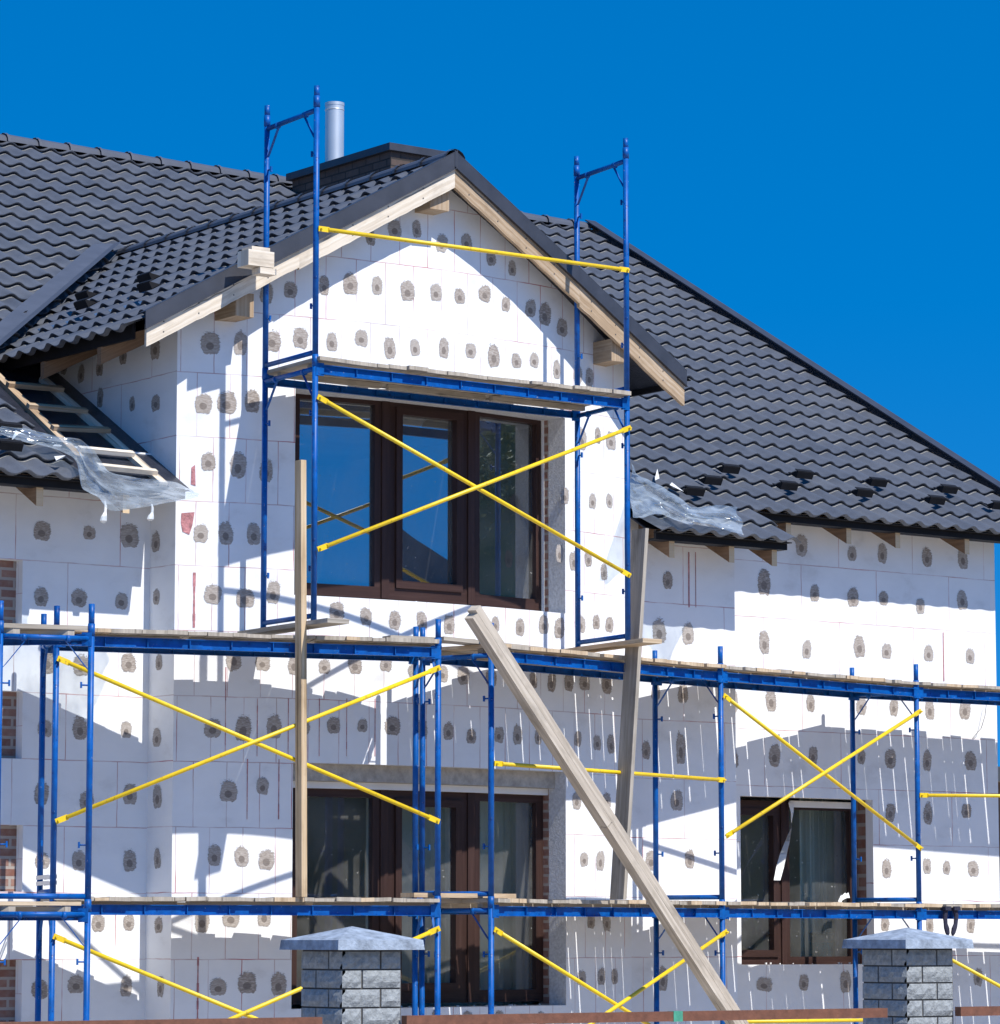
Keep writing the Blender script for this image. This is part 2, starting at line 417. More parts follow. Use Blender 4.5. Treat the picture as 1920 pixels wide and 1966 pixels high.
# ------------------------------------------------------------------ ground
g = MB(); S = 900
g.face([(-S, -S, 0), (S, -S, 0), (S, S, 0), (-S, S, 0)])
g.build('ground', M['soil'], kind='structure')

# ================================================================== HOUSE
YA, YB, YC = 24.43, 24.25, 24.80            # planes of the flat walls
XL, XR, XBC = 14.84, 19.44, 20.80           # bay corners, corner between the two right-hand walls
XEND = 24.58
TP = .569; RC = math.cos(math.atan(TP)); RS = math.sin(math.atan(TP))
RP = V((20, 25.146, 5.978)); RN = V((0, -RS, RC))
def roofz(Y): return 5.978 + TP * (Y - 25.146)
YEB = 23.67; YEC = YEB + 2 * .35 * RC; YR = 31.69
DXC, DZ = 17.10, 8.05
def dormz(X): return DZ - TP * abs(X - DXC)
YV0 = 25.146 + (DZ - 5.978) / TP            # where the dormer ridge meets the main slope
def valleyY(X): return YV0 - abs(X - DXC)
house = thing('house', 'unfinished white foam clad house with dark tiled roof and bowed gabled bay', 'house', (17, 24, 0))

def patch_quad(mb, P, t, n, hw, hh, rot=0):
    up = V((0, 0, 1)); P = V(P) + n * .0025
    k = 1.42
    a = t * math.cos(rot) + up * math.sin(rot); b = -t * math.sin(rot) + up * math.cos(rot)
    a = a * hw * k; b = b * hh * k
    mb.face([P - a - b, P + a - b, P + a + b, P - a + b], 1, None, [(-k, -k), (k, -k), (k, k), (-k, k)], seed=random.random() * 90)
def psize():
    k = random.choice((.88, .95, 1, 1, 1.05, 1.14))
    return random.uniform(.056, .076) * k, random.uniform(.076, .108) * k, random.uniform(-.12, .12)
K = 1920 / 1904.

def flat_wall(mb, X0, X1, Y, z0, z1, holes, m=0):
    """wall in the plane Y facing -Y with rectangular holes (x0,x1,za,zb)"""
    xs = sorted({X0, X1, *[h[0] for h in holes], *[h[1] for h in holes]}); zs = sorted({z0, z1, *[h[2] for h in holes], *[h[3] for h in holes]})
    xs = [x for x in xs if X0 <= x <= X1]; zs = [z for z in zs if z0 <= z <= z1]
    for a, b in zip(xs, xs[1:]):
        for c, d in zip(zs, zs[1:]):
            mx, mz = (a + b) / 2, (c + d) / 2
            if any(h[0] < mx < h[1] and h[2] < mz < h[3] for h in holes): continue
            mb.face([(a, Y, c), (b, Y, c), (b, Y, d), (a, Y, d)], m, [(x, z - JZ0 + 20 * JP) for x, z in ((a, c), (b, c), (b, d), (a, d))])
def reveal(mb, x0, x1, za, zb, Y, d, m=0):
    for q in ([(x0, Y, za), (x0, Y, zb), (x0, Y + d, zb), (x0, Y + d, za)], [(x1, Y, zb), (x1, Y, za), (x1, Y + d, za), (x1, Y + d, zb)],
              [(x1, Y, za), (x0, Y, za), (x0, Y + d, za), (x1, Y + d, za)], [(x0, Y, zb), (x1, Y, zb), (x1, Y + d, zb), (x0, Y + d, zb)]):
        mb.face(q, m, [(0, 0), (.0, 1), (.2, 1), (.2, 0)])

NY = V((0, -1, 0)); TX = V((1, 0, 0))
# ---- left wall
wa = MB(); holes = [(12.4, 13.69, 4.055, 4.56), (12.4, 13.71, 3.02, 3.54), (12.4, 13.73, 2.0, 2.51), (12.4, 13.74, .97, 1.48)]
flat_wall(wa, 9, XL, YA, 0, roofz(YA) - .08, holes)
for h in holes: reveal(wa, *h, YA, .10, 2)
for x, y in [(80, 1012), (170, 1015), (246, 1022), (78, 1138), (150, 1140), (231, 1145), (90, 1262), (155, 1268), (245, 1263), (85, 1388), (152, 1388), (240, 1390),
             (78, 1513), (165, 1525), (247, 1513), (80, 1640), (150, 1640), (247, 1640), (187, 1758), (245, 1757), (75, 1885), (145, 1875), (240, 1878)]:
    h = psize(); big = 1.35 if (x, y) == (246, 1022) else 1
    patch_quad(wa, on_y(x * K, y * K, YA), TX, NY, h[0] * 1.1 * big, h[1] * big, h[2])
wa.build('wall', [M['eps'], M['patch'], M['eps_bay']], house)
bw = MB()
bw.face([(12.3, YA + .1, .8), (13.9, YA + .1, .8), (13.9, YA + .1, 4.7), (12.3, YA + .1, 4.7)], 0, [(0, 0), (1.6, 0), (1.6, 3.9), (0, 3.9)])
bw.build('brick_wall', M['brick'], house)

# ---- wall between the bay and the corner, wall right of the corner
wb = MB(); flat_wall(wb, XR - .2, XBC, YB, 0, roofz(YB) - .08, [])
wb.face([(XBC, YB, 0), (XBC, YC + .05, 0), (XBC, YC + .05, 5.6), (XBC, YB, 5.4)], 0, [(0, 0), (.5, 0), (.5, 5.5), (0, 5.5)])
for x, y in [(1271, 1106), (1255, 1203), (1310, 1208), (1300, 1322), (1248, 1318), (1230, 1430), (1296, 1427), (1288, 1525), (1240, 1640), (1313, 1637), (1262, 1865)]:
    h = psize(); patch_quad(wb, on_y(x * K, y * K, YB), TX, NY, h[0], h[1] * (1.5 if y in (1427,) else 1.1), h[2])
for x, wd in ((1322, .016), (1335, .008)):
    a, b = on_y(x, 1060, YB), on_y(x, 1166, YB); wb.face([(a.x - wd / 2, YB - .003, b.z), (a.x + wd / 2, YB - .003, b.z), (a.x + wd / 2, YB - .003, a.z), (a.x - wd / 2, YB - .003, a.z)], 2)
wb.build('wall', [M['eps'], M['patch'], M['pink']], house)
wc = MB(); wch = [(21.32, 22.945, 1.405, 2.925)]
flat_wall(wc, XBC - .3, XEND, YC, 0, roofz(YC) - .06, wch)
reveal(wc, *wch[0], YC, .10)
wc.face([(XEND, YC, 0), (XEND, 38, 0), (XEND, 38, 5), (XEND, YR, 9.6), (XEND, YC, 5.7)], 0, [(0, 0)] * 5)
for x, y in [(1526, 1040), (1622, 1055), (1680, 1055), (1765, 1062), (1833, 1065), (1388, 1130), (1455, 1110), (1551, 1130), (1624, 1138), (1682, 1140), (1752, 1155), (1832, 1143),
             (1380, 1220), (1455, 1225), (1536, 1237), (1636, 1232), (1688, 1240), (1768, 1245), (1847, 1250), (1395, 1335), (1468, 1335), (1543, 1340), (1640, 1345), (1702, 1348), (1770, 1352), (1837, 1352),
             (1395, 1445), (1475, 1440), (1548, 1440), (1640, 1442), (1695, 1445), (1765, 1450), (1848, 1450), (1378, 1535), (1695, 1548), (1767, 1550), (1840, 1545), (1385, 1645), (1688, 1655), (1765, 1650), (1802, 1653), (1853, 1655),
             (1385, 1770), (1685, 1760), (1770, 1760), (1848, 1760), (1455, 1875), (1530, 1872), (1610, 1870), (1862, 1862)]:
    h = psize(); patch_quad(wc, on_y(x * K, y * K, YC), TX, NY, h[0] * (1.6 if x == 1455 and y == 1875 else 1.02), h[1] * 1.12, h[2])
wc.face([on_y(x, y, YC - .003) for x, y in ((1360, 1116), (1374, 1122), (1379, 1102), (1372, 1085), (1360, 1078))], 2)
a, b = on_y(1811, 1214, YC - .003), on_y(1812, 1308, YC - .003); wc.face([(a.x - .008, a.y, b.z), (a.x + .008, a.y, b.z), (a.x + .006, a.y, a.z), (a.x - .006, a.y, a.z)], 2)
wc.build('wall', [M['eps'], M['patch'], M['pink']], house)

# ---- bowed bay
bay = MB(); D2R = math.pi / 180
OPT = (-9.72 * D2R, 10.45 * D2R)
OPZ = [(4.365, 6.03), (1.09, 3.03)]
def on_bay_top(X): return dormz(X) - .10
NTH = 56
ths = sorted(set([-BHA + 2 * BHA * k / NTH for k in range(NTH + 1)] + list(OPT)))
zl = [0, 1.09, 3.03, 4.365, 6.03, 6.2]
for ta, tb in zip(ths, ths[1:]):
    pa, pb = arc(ta), arc(tb); tops = (on_bay_top(pa.x), on_bay_top(pb.x))
    for i in range(len(zl)):
        za = zl[i]; zb1, zb2 = (zl[i + 1],) * 2 if i + 1 < len(zl) else tops
        tm = (ta + tb) / 2
        if OPT[0] < tm < OPT[1] and i in (1, 3): continue
        ua, ub = ta * BR + 10, tb * BR + 10
        bay.face([(pa.x, pa.y, za), (pb.x, pb.y, za), (pb.x, pb.y, zb2), (pa.x, pa.y, zb1)], 0,
                 [(ua, za - JZ0 + 20 * JP), (ub, za - JZ0 + 20 * JP), (ub, zb2 - JZ0 + 20 * JP), (ua, zb1 - JZ0 + 20 * JP)], smooth=True)
# reveals of the two bay openings: foam edge then brick
for za, zb in OPZ:
    for th in OPT:
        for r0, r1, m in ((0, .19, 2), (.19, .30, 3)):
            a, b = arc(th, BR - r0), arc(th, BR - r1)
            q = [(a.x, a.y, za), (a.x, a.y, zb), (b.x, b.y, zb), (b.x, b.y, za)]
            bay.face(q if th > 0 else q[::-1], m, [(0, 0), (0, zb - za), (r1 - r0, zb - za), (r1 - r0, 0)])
    n = 24
    for k in range(n):
        t0 = OPT[0] + (OPT[1] - OPT[0]) * k / n; t1 = OPT[0] + (OPT[1] - OPT[0]) * (k + 1) / n
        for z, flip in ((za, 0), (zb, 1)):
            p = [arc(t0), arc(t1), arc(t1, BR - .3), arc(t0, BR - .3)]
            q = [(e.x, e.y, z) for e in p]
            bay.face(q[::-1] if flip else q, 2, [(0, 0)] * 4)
bp = [(751, 437), (793, 437), (705, 452), (841, 465), (888, 462), (935, 492), (975, 512),
      (507, 560), (553, 553), (617, 545), (667, 541), (718, 545), (776, 555), (830, 558), (875, 565), (923, 560), (963, 580), (1010, 588), (1037, 600), (1070, 625),
      (400, 655), (458, 655), (518, 650), (572, 645), (632, 652), (688, 645), (742, 664), (790, 663), (845, 664), (896, 668), (940, 679), (983, 688), (1017, 687), (1060, 705), (1100, 715), (1122, 720),
      (387, 770), (432, 768), (480, 765), (1108, 838), (1138, 830), (1163, 840), (397, 880), (453, 888), (507, 898), (1075, 945), (1128, 955), (1160, 955),
      (382, 1017), (430, 1017), (483, 1018), (1065, 1055), (1093, 1070), (1120, 1065), (1150, 1090), (405, 1133), (467, 1140), (520, 1130),
      (641, 1167), (697, 1175), (752, 1182), (803, 1183), (855, 1190), (943, 1190), (990, 1195), (1035, 1190), (1065, 1197), (1105, 1190), (1135, 1185), (1160, 1190),
      (445, 1255), (500, 1263), (560, 1267), (618, 1270), (676, 1267), (735, 1265), (790, 1280), (842, 1284), (882, 1287), (935, 1290), (985, 1292), (1015, 1297), (1050, 1300), (1083, 1300), (1113, 1300), (1155, 1300),
      (405, 1388), (463, 1388), (522, 1385), (577, 1385), (635, 1382), (690, 1382), (747, 1383), (803, 1390), (854, 1393), (897, 1402), (950, 1400), (985, 1400), (1025, 1402), (1100, 1408), (1137, 1415), (1163, 1418),
      (435, 1508), (500, 1498), (1098, 1525), (1155, 1525), (408, 1630), (460, 1632), (507, 1638), (1112, 1637), (1143, 1640),
      (385, 1755), (440, 1748), (503, 1745), (1125, 1755), (1155, 1757), (415, 1880), (470, 1873), (530, 1875), (1107, 1863), (1145, 1860), (1170, 1860),
      (830, 1942), (890, 1942), (950, 1942), (1030, 1944)]
for x, y in bp:
    P, th = on_arc(x * K, y * K)
    if abs(th) > BHA: continue
    h = psize(); s = 1.08 if x < 560 else .93
    patch_quad(bay, P, V((math.cos(th), math.sin(th), 0)), V((math.sin(th), -math.cos(th), 0)), h[0] * s, h[1] * s, h[2])
# wide joints squirted with pink glue
def strip(mb, x, y0, y1, wd, m):
    P, th = on_arc(x * K, y0 * K); Q, _ = on_arc(x * K, y1 * K)
    t = V((math.cos(th), math.sin(th), 0)) * wd / 2; nn = V((math.sin(th), -math.cos(th), 0)) * .003
    for k in range(8):
        a = P.lerp(Q, k / 8); b = P.lerp(Q, (k + 1) / 8); j = random.uniform(.55, 1.2); a.x = b.x = P.x; a.y = b.y = P.y
        mb.face([b - t * j + nn, b + t * j + nn, a + t * j + nn, a - t * j + nn], m)
strip(bay, 370, 1090, 1195, .022, 4); strip(bay, 377, 1822, 1955, .016, 4)
for x in (430, 490, 549, 608, 660, 714): strip(bay, x, 1330 if x != 430 else 1270, 1440, .007, 4)
for x in (471, 531): strip(bay, x, 1445, 1560, .009, 4)
# red glue and batten ends where the lower roof meets the bay corner
for poly in ([(345, 977), (370, 975), (366, 1000), (360, 1018), (347, 1012), (344, 995)], [(364, 890), (371, 885), (372, 925), (363, 922)]):
    q = [on_arc(x * K, y * K)[0] + V((0, -.004, 0)) for x, y in poly]
    bay.face(q[::-1], 4)
bay.build('bay_wall', [M['eps_bay'], M['patch'], M['rough_eps'], M['brick'], M['pink']], house)
for X, s in ((XL, -1), (XR, 1)):
    ck = MB()
    ck.face([(X, 24.05, 0), (X, YA, 0), (X, YA, 6.42), (X, 24.05, 6.66)][::(-1 if s < 0 else 1)], 0, [(24.05, 10.27 - JZ0), (YA, 10.27 - JZ0), (YA, 16.69 - JZ0), (24.05, 16.93 - JZ0)][::(-1 if s < 0 else 1)])
    Y2 = 26.6
    ck.face([(X, YA, roofz(YA) - .2), (X, Y2, roofz(Y2) - .2), (X, Y2, 6.75), (X, YA, 6.75)][::(-1 if s < 0 else 1)], 0,
            [(y, z - JZ0 + 20 * JP) for y, z in ((YA, roofz(YA) - .2), (Y2, roofz(Y2) - .2), (Y2, 6.75), (YA, 6.75))][::(-1 if s < 0 else 1)])
    if s < 0:
        for x, y in [(296, 663), (235, 677), (155, 713), (122, 698), (190, 700), (191, 758), (252, 770), (297, 768), (297, 1033), (298, 1137), (303, 1262), (299, 1405), (300, 1518), (300, 1635), (302, 1762), (306, 1880)]:
            h = psize(); patch_quad(ck, on_x(x * K, y * K, XL), V((0, -1, 0)), V((-1, 0, 0)), h[0] * .95, h[1], h[2])
    ck.build('bay_side_wall', [M['eps'], M['patch']], house)

# ---- closed rest of the house (keeps the rooms dark)
sh = MB()
for q in ([(9, 38, 0), (XEND, 38, 0), (XEND, 38, 5), (9, 38, 5)], [(9, YA, 0), (9, 38, 0), (9, 38, 5), (9, YR, 9.6), (9, YA, 5)]): sh.face(q)
sh.build('rear_wall', M['farwall'], house)
fl = MB()
for z in (.75, 3.55): fl.box((9.2, 25.1, z), (15.2, 0, 0), (0, 12.5, 0), (0, 0, .2))
fl.box((9.2, 26.6, 6.2), (15.2, 0, 0), (0, 6, 0), (0, 0, .1))
fl.build('floor_slab', M['inner'], house)
pw = MB()
pw.box((20.2, 24.9, .95), (0, 6, 0), (.15, 0, 0), (0, 0, 2.6)); pw.box((9.4, 29.5, .95), (15, 0, 0), (0, .15, 0), (0, 0, 5.2)); pw.box((14.9, 24.6, .95), (0, 5, 0), (.12, 0, 0), (0, 0, 4.4))
pw.box((19.2, 24.6, 3.75), (0, 5, 0), (.12, 0, 0), (0, 0, 2.4))
pw.build('partition_wall', M['inner'], house)
pl = MB(); pl.box((23.2, 25.25, .95), (0, 4, 0), (.2, 0, 0), (0, 0, 2.6)); pl.build('partition_wall', M['inner_lt'], house)
pl = MB(); pl.box((18.75, 24.75, .95), (0, .6, 0), (.45, 0, 0), (0, 0, 2.6)); pl.build('partition_wall', M['inner_lt'], house)

# ---- pale curtains just inside the lower panes
def curtain(X0, X1, Y0, Y1, z0, z1):
    c = MB(); n = 60
    for k in range(n):
        P = []
        for t in (k / n, (k + 1) / n):
            yy = Y0 + (Y1 - Y0) * t + .03 * math.sin(t * 37) + .015 * math.sin(t * 91 + 1); P.append((X0 + (X1 - X0) * t, yy))
        (xa, ya), (xb, yb) = P; c.face([(xa, ya, z0), (xb, yb, z0), (xb, yb, z1), (xa, ya, z1)], 0, smooth=True)
    c.build('curtain', M['inner_lt'], house)
curtain(17.0, 18.75, 24.5, 24.55, .97, 3.3)
curtain(22.62, 23.1, 25.45, 25.5, .97, 3.3)
# ---- windows
def window(P0, P1s, za, zb, rail, sashes, glass, name='window'):
    """joined panels: corner points on plan, outer frame + mullions, sash frame, pane each"""
    fr = MB(); pts = [P0] + P1s; up = V((0, 0, 1)); fd = .075
    kids = []
    for i, (a, b) in enumerate(zip(pts, pts[1:])):
        a = V((a.x, a.y, 0)); b = V((b.x, b.y, 0)); t = (b - a).normalized(); n = V((t.y, -t.x, 0)); L = (b - a).length
        mw = rail
        fr.box(a + up * za, b - a, n * fd, up * rail); fr.box(a + up * (zb - rail), b - a, n * fd, up * rail)
        zi = za + rail; hz = zb - za - 2 * rail
        fr.box(a + up * zi, up * hz, t * mw, n * fd); fr.box(b - t * mw + up * zi, up * hz, t * mw, n * fd)
        if i + 1 < len(P1s):   # cover strip over the joint
            fr.box(b - t * .035 + n * (fd + .001) + up * (za + .002), up * (zb - za - .004), t * .07, n * .014)
        kids.append((a, t, n, L, zi, hz, mw))
    f = fr.build(name, M['frame'], house, bevel=.006)
    for i, (a, t, n, L, zi, hz, mw) in enumerate(kids):
        up = V((0, 0, 1)); x0, x1, z0, z1 = mw, L - mw, zi, zi + hz
        if i in sashes:
            s = MB(); r = .062
            q = a + n * .012
            s.box(q + t * x0 + up * z0, t * (x1 - x0), n * (fd + .008), up * r); s.box(q + t * x0 + up * (z1 - r), t * (x1 - x0), n * (fd + .008), up * r)
            s.box(q + t * x0 + up * (z0 + r), up * (z1 - z0 - 2 * r), t * r, n * (fd + .008)); s.box(q + t * (x1 - r) + up * (z0 + r), up * (z1 - z0 - 2 * r), t * r, n * (fd + .008))
            so_ = s.build('sash', M['frame'], f, bevel=.006)
            x0 += r; x1 -= r; z0 += r; z1 -= r
        p = MB(); q = a + n * .03
        p.face([q + t * x0 + up * z0, q + t * x1 + up * z0, q + t * x1 + up * z1, q + t * x0 + up * z1])
        p.build('pane', M[glass], f)
    return f
RW = BR - .33
WT = [-9.3, -2.55, 4.09, 10.6]
wpts = [arc(t * D2R, RW) for t in WT]
wu = window(wpts[0], wpts[1:], 4.40, 6.09, .095, (1,), 'glass')
wu['label'] = 'upper three-part bay window'
wl = window(wpts[0], wpts[1:], 1.12, 2.875, .10, (1,), 'glass_lo')
wl['label'] = 'lower three-part bay window'
ye = YC + .3
wcw = window(V((21.25, ye, 0)), [V((22.03, ye, 0)), V((22.93, ye, 0))], 1.40, 2.9, .075, (0,), 'glass_c')
wcw['label'] = 'small two-part window'
rv = MB(); reveal(rv, 21.30, 22.965, 1.395, 2.935, YC + .1, .22); rv.build('window_brickwork', M['brick'], house)
# concrete lintel and white packing strips
lt = MB(); n = 18
for z0, z1, r0, r1, m in ((2.895, 3.029, .12, .33, 0), (2.84, 2.893, .20, .30, 1)):
    for k in range(n):
        t0 = OPT[0] + (OPT[1] - OPT[0]) * k / n; t1 = OPT[0] + (OPT[1] - OPT[0]) * (k + 1) / n
        a, b, c, d = arc(t0, BR - r0), arc(t1, BR - r0), arc(t1, BR - r1), arc(t0, BR - r1)
        lt.face([(a.x, a.y, z0), (b.x, b.y, z0), (b.x, b.y, z1), (a.x, a.y, z1)], m, smooth=False); lt.face([(d.x, d.y, z0), (c.x, c.y, z0), (b.x, b.y, z0), (a.x, a.y, z0)], m)
lt.build('lintel', [M['plaster'], M['white']], house)
ws = MB(); a = arc(10.55 * D2R, BR - .235); ws.box((a.x - .035, a.y, 4.37), (0, 0, 1.66), (.035, 0, 0), (0, .02, 0)); ws.build('white_jamb_strip', M['white'], house)
ws = MB(); ws.box((22.09, YC + .195, 2.845), (.78, 0, 0), (0, .012, 0), (0, 0, .06)); ws.build('white_head_strip', M['white'], house)
# sills of foam dust / packers under window frames
sl_ = MB()
for k in range(40):
    t = random.uniform(*OPT); p = arc(t, BR - random.uniform(.05, .25)); z = random.choice((4.367, 1.092)); s = random.uniform(.006, .016)
    sl_.box((p.x, p.y, z), (s, 0, 0), (0, s, 0), (0, 0, s * .8))
for k in range(9):
    s = random.uniform(.006, .018); sl_.box((random.uniform(21.4, 22.8), YC + random.uniform(.02, .2), 1.408), (s, 0, 0), (0, s, 0), (0, 0, s))
sl_.build('foam_crumbs', M['white'], house, kind='stuff')

# ---- roofs
WAVE, STEP, AMP, DROP = .233, .35, .040, .038
def wave(u):
    c = .5 + .5 * math.cos(2 * math.pi * u / WAVE)
    return AMP * (c ** 1.35)
def tiles(mapf, rows, lim, u_lo, u_hi, flip=False):
    """mapf(u,v,h)->xyz; lim(v)->(umin,umax)"""
    mb = MB(); du = WAVE / 10
    i0, i1 = int(math.floor(u_lo / du)) - 1, int(math.ceil(u_hi / du)) + 1
    for r in rows:
        v0 = r * STEP; v1 = v0 + STEP + .035
        vs = [(v0, DROP), (v0 + STEP * .5, DROP * .55), (v1, 0.0)]
        lims = [lim(v, r) for v, _ in vs]
        if max(b - a for a, b in lims) <= 0.02: continue
        grid = []
        for (v, hh), (a, b) in zip(vs, lims):
            if b < a: b = a
            grid.append([mapf(min(max(i * du, a), b), v, hh + wave(min(max(i * du, a), b))) for i in range(i0, i1 + 1)])
        a, b = lims[0]; b = max(a, b)
        us = [min(max(i * du, a), b) for i in range(i0, i1 + 1)]
        ris = [mapf(u, v0 + .030, wave(u) * .96 + .003) for u in us]
        lipA = [mapf(u, v0 - .001, wave(u) + DROP - .007) for u in us]
        lipB = [mapf(u, v0 + .004, wave(u) + DROP - .0125) for u in us]
        sunlineC = [mapf(u, v0 - .010, wave(u) + .006) for u in us]  # floating strip that carries the painted sunlit line, no real sheet edge
        sunlineD = [mapf(u, v0 - .021, wave(u) + .007) for u in us]
        base = len(mb.v)
        n = i1 - i0 + 1
        rowsv = grid + [grid[0], lipA, lipA, lipB, lipB, ris, sunlineD, sunlineC]
        for g_ in rowsv: mb.v += [tuple(p) for p in g_]; mb.seed += [0] * n
        for (ra, rb, m) in ((0, 1, 0), (1, 2, 0), (4, 3, 0), (6, 5, 0), (8, 7, 0)) + (((9, 10, 1),) if r else ()):
            for k in range(n - 1):
                p = rowsv[ra][k]; q = rowsv[ra][k + 1]; p2 = rowsv[rb][k]; q2 = rowsv[rb][k + 1]
                if m == 1 and r == 2 and lim is lim_right and V(p).x > 21.0: continue
                if (V(p) - V(q)).length < 1e-5 and (V(p2) - V(q2)).length < 1e-5: continue
                f = (base + ra * n + k, base + ra * n + k + 1, base + rb * n + k + 1, base + rb * n + k)
                mb.f.append(f[::-1] if flip else f); mb.m.append(m); mb.sm.append(True); mb.uv.append([(0, 0)] * 4); mb.uv2.append([(9, 9)] * 4)
    return mb
def mapmain(u, v, h):
    v = min(v, (YR - YEB) / RC)
    return (u, YEB + v * RC - h * RS, roofz(YEB) - .05 + v * RS + h * RC)
NR = int((YR - YEB) / RC / STEP) + 1
GAPX = 13.86
def lim_right(v, r):
    Y = YEB + v * RC
    a = XR + .03 if Y < valleyY(XR + .03) else DXC + (YV0 - Y)
    a = max(a, DXC + .0)
    return (a, 21.06 if r < 2 else 25.03)
def lim_left(v, r):
    Y = YEB + v * RC
    if Y < 25.8: return (8.7, GAPX)
    return (8.7, min(DXC, DXC - (YV0 - Y)))
tiles(mapmain, range(NR), lim_right, 17, 25.1).build('roof', [M['tile'], M['sun_line']], house)
tiles(mapmain, range(NR), lim_left, 8.7, 17.1).build('roof', [M['tile'], M['sun_line']], house)
XDE = 14.20                                  # dormer eave line
DELS = {-1: (DXC - XDE) / RC, 1: (19.84 - DXC) / RC}
VERGE = [(14.34, 23.70), (15.66, 23.55), (17.10, 23.42), (18.50, 23.55), (19.77, 23.70)]
def vergeY(X):
    for (xa, ya), (xb, yb) in zip(VERGE, VERGE[1:]):
        if X <= xb or xb == VERGE[-1][0]:
            return ya + (yb - ya) * (X - xa) / (xb - xa)
for s in (-1, 1):
    DEL = DELS[s]
    def mapd(u, v, h, s=s, DEL=DEL):
        X = DXC + s * max(0, DEL - v) * RC
        return (X + s * h * RS, u, dormz(X) - .085 + h * RC)
    def limd(v, r, s=s, DEL=DEL):
        X = DXC + s * max(0, DEL - v) * RC
        return (vergeY(X) + .02, valleyY(X) + .25)
    tiles(mapd, range(int(DEL / STEP) + 1), limd, 23, 29.2, flip=(s < 0)).build('dormer_roof', [M['tile'], M['sun_line']], house)
# membranes under the tiles
mm = MB()
def rp(X, Y, h): return V((X, Y - h * RS, roofz(Y) + h * RC))
for xa_, xb_ in ((8.7, XL), (XR, XBC + .2)):
    mm.face([rp(xa_, YEB + .14, -.08), rp(xb_, YEB + .14, -.08), rp(xb_, YR, -.10), rp(xa_, YR, -.10)])
mm.face([rp(XL, 26.2, -.10), rp(XR, 26.2, -.10), rp(XR, YR, -.10), rp(XL, YR, -.10)])
mm.face([rp(XBC + .2, YEC + .14, -.08), rp(25.0, YEC + .14, -.08), rp(25.0, YR, -.10), rp(XBC + .2, YR, -.10)])
mm.face([(8.7, YR, roofz(YR) - .1), (25.0, YR, roofz(YR) - .1), (25.0, 39.5, 5.2), (8.7, 39.5, 5.2)])
for s in (-1, 1):
    xs = [DXC + s * x for x in (0, 1.44, 2.74 if s < 0 else 2.64)]
    for xa, xb in zip(xs, xs[1:]):
        mm.face([(xa, vergeY(xa) + .03, dormz(xa) - .14), (xb, vergeY(xb) + .03, dormz(xb) - .14), (xb, valleyY(xb) + .4, dormz(xb) - .14), (xa, valleyY(xa) + .4, dormz(xa) - .14)])
mm.build('roof_underlay', M['membrane'], house)
# ridge caps, verge cap, valley flashing
def ridge(name, p, q, r, m, steps=.36):
    mb = MB(); p, q = V(p), V(q); d = (q - p); L = d.length; d.normalize(); side = d.cross(UP).normalized(); up = side.cross(d)
    N = max(1, int(L / steps)); na = 8
    for k in range(N):
        a = p + d * (L * k / N); b = p + d * (L * (k + 1) / N + .03); ra, rb = r * 1.12, r
        ring = lambda c, rr: [c + side * rr * math.cos(math.pi * j / na) + up * rr * .85 * math.sin(math.pi * j / na) for j in range(na + 1)]
        A, B = ring(a, ra), ring(b, rb)
        for j in range(na): mb.face([A[j], B[j], B[j + 1], A[j + 1]], 0, smooth=False)
        A2 = ring(a + d * .03, ra)
        A3 = ring(a, ra * 1.1); B3 = ring(a + d * .03, ra * 1.1)
        for j in range(na): mb.face([A3[j], B3[j], B3[j + 1], A3[j + 1]], 0)
    return mb.build(name, m, house)
zr = roofz(YR)
ridge('ridge_cap', (8.7, YR, zr - .035), (25.10, YR, zr - .035), .10, M['flash2'])
ridge('ridge_cap', (DXC, 23.41, DZ - .05), (DXC, YV0 + .1, DZ - .05), .085, M['flash2'])
vc = MB()
a, b = rp(24.95, YEC - .03, .075), rp(24.95, YR, .075)
vc.box(a, b - a, V((.14, 0, 0)), RN * .012); vc.box(a + V((.14, 0, 0)) - RN * .16, b - a, V((.012, 0, 0)), RN * .17)
vc.build('verge_cap', M['flash'], house)
vf = MB()
for s in (-1,):
    a = V((DXC + s * .05, YV0, DZ + .05)); Y1 = 25.2; X1 = DXC + s * (YV0 - Y1)
    b = V((X1, Y1, roofz(Y1) + .05))
    d = (b - a).normalized(); w1 = V((s * 1, 0, 0)); n1 = RN
    vf.face([a + V((s * .0, 0, .03)), a + V((s * .22, 0, .0)), b + V((s * .22, 0, .0)), b + V((0, 0, .03))][::(1 if s < 0 else -1)])
    e = V((0, -.2, -.0)); e.z = dormz(a.x) - dormz(a.x)
    vf.face([a + V((0, 0, .03)), b + V((0, 0, .03)), b + V((0, -.16, .03)), a + V((0, -.16, .03))][::(1 if s < 0 else -1)])
vf.build('valley_flashing', M['flash2'], house)
# eave fascias
for nm, x0, x1, ye_ in (('eave_fascia', 8.8, 14.75, YEB), ('eave_fascia', 19.5, 21.0, YEB), ('eave_fascia', 20.95, 24.98, YEC)):
    e = MB(); z = roofz(ye_)
    e.box((x0, ye_ + .095, z - .085), (x1 - x0, 0, 0), (0, .03, 0), (0, 0, .08)); e.box((x0, ye_ + .125, z - .085), (x1 - x0, 0, 0), (0, .12, 0), (0, 0, .012))
    e.box((x0, ye_ + .03, z - .03), (x1 - x0, 0, 0), (0, .10, 0), (0, 0, .008))
    e.build(nm, M['black'], house)
for s in (-1, 1):
    e = MB(); xa = DXC + (-2.76 if s < 0 else 2.60)
    e.box((xa, 23.86, dormz(xa) - .19), (0, 2.6, 0), (s * .03, 0, 0), (0, 0, .13))
    e.build('dormer_fascia', M['black'], house)
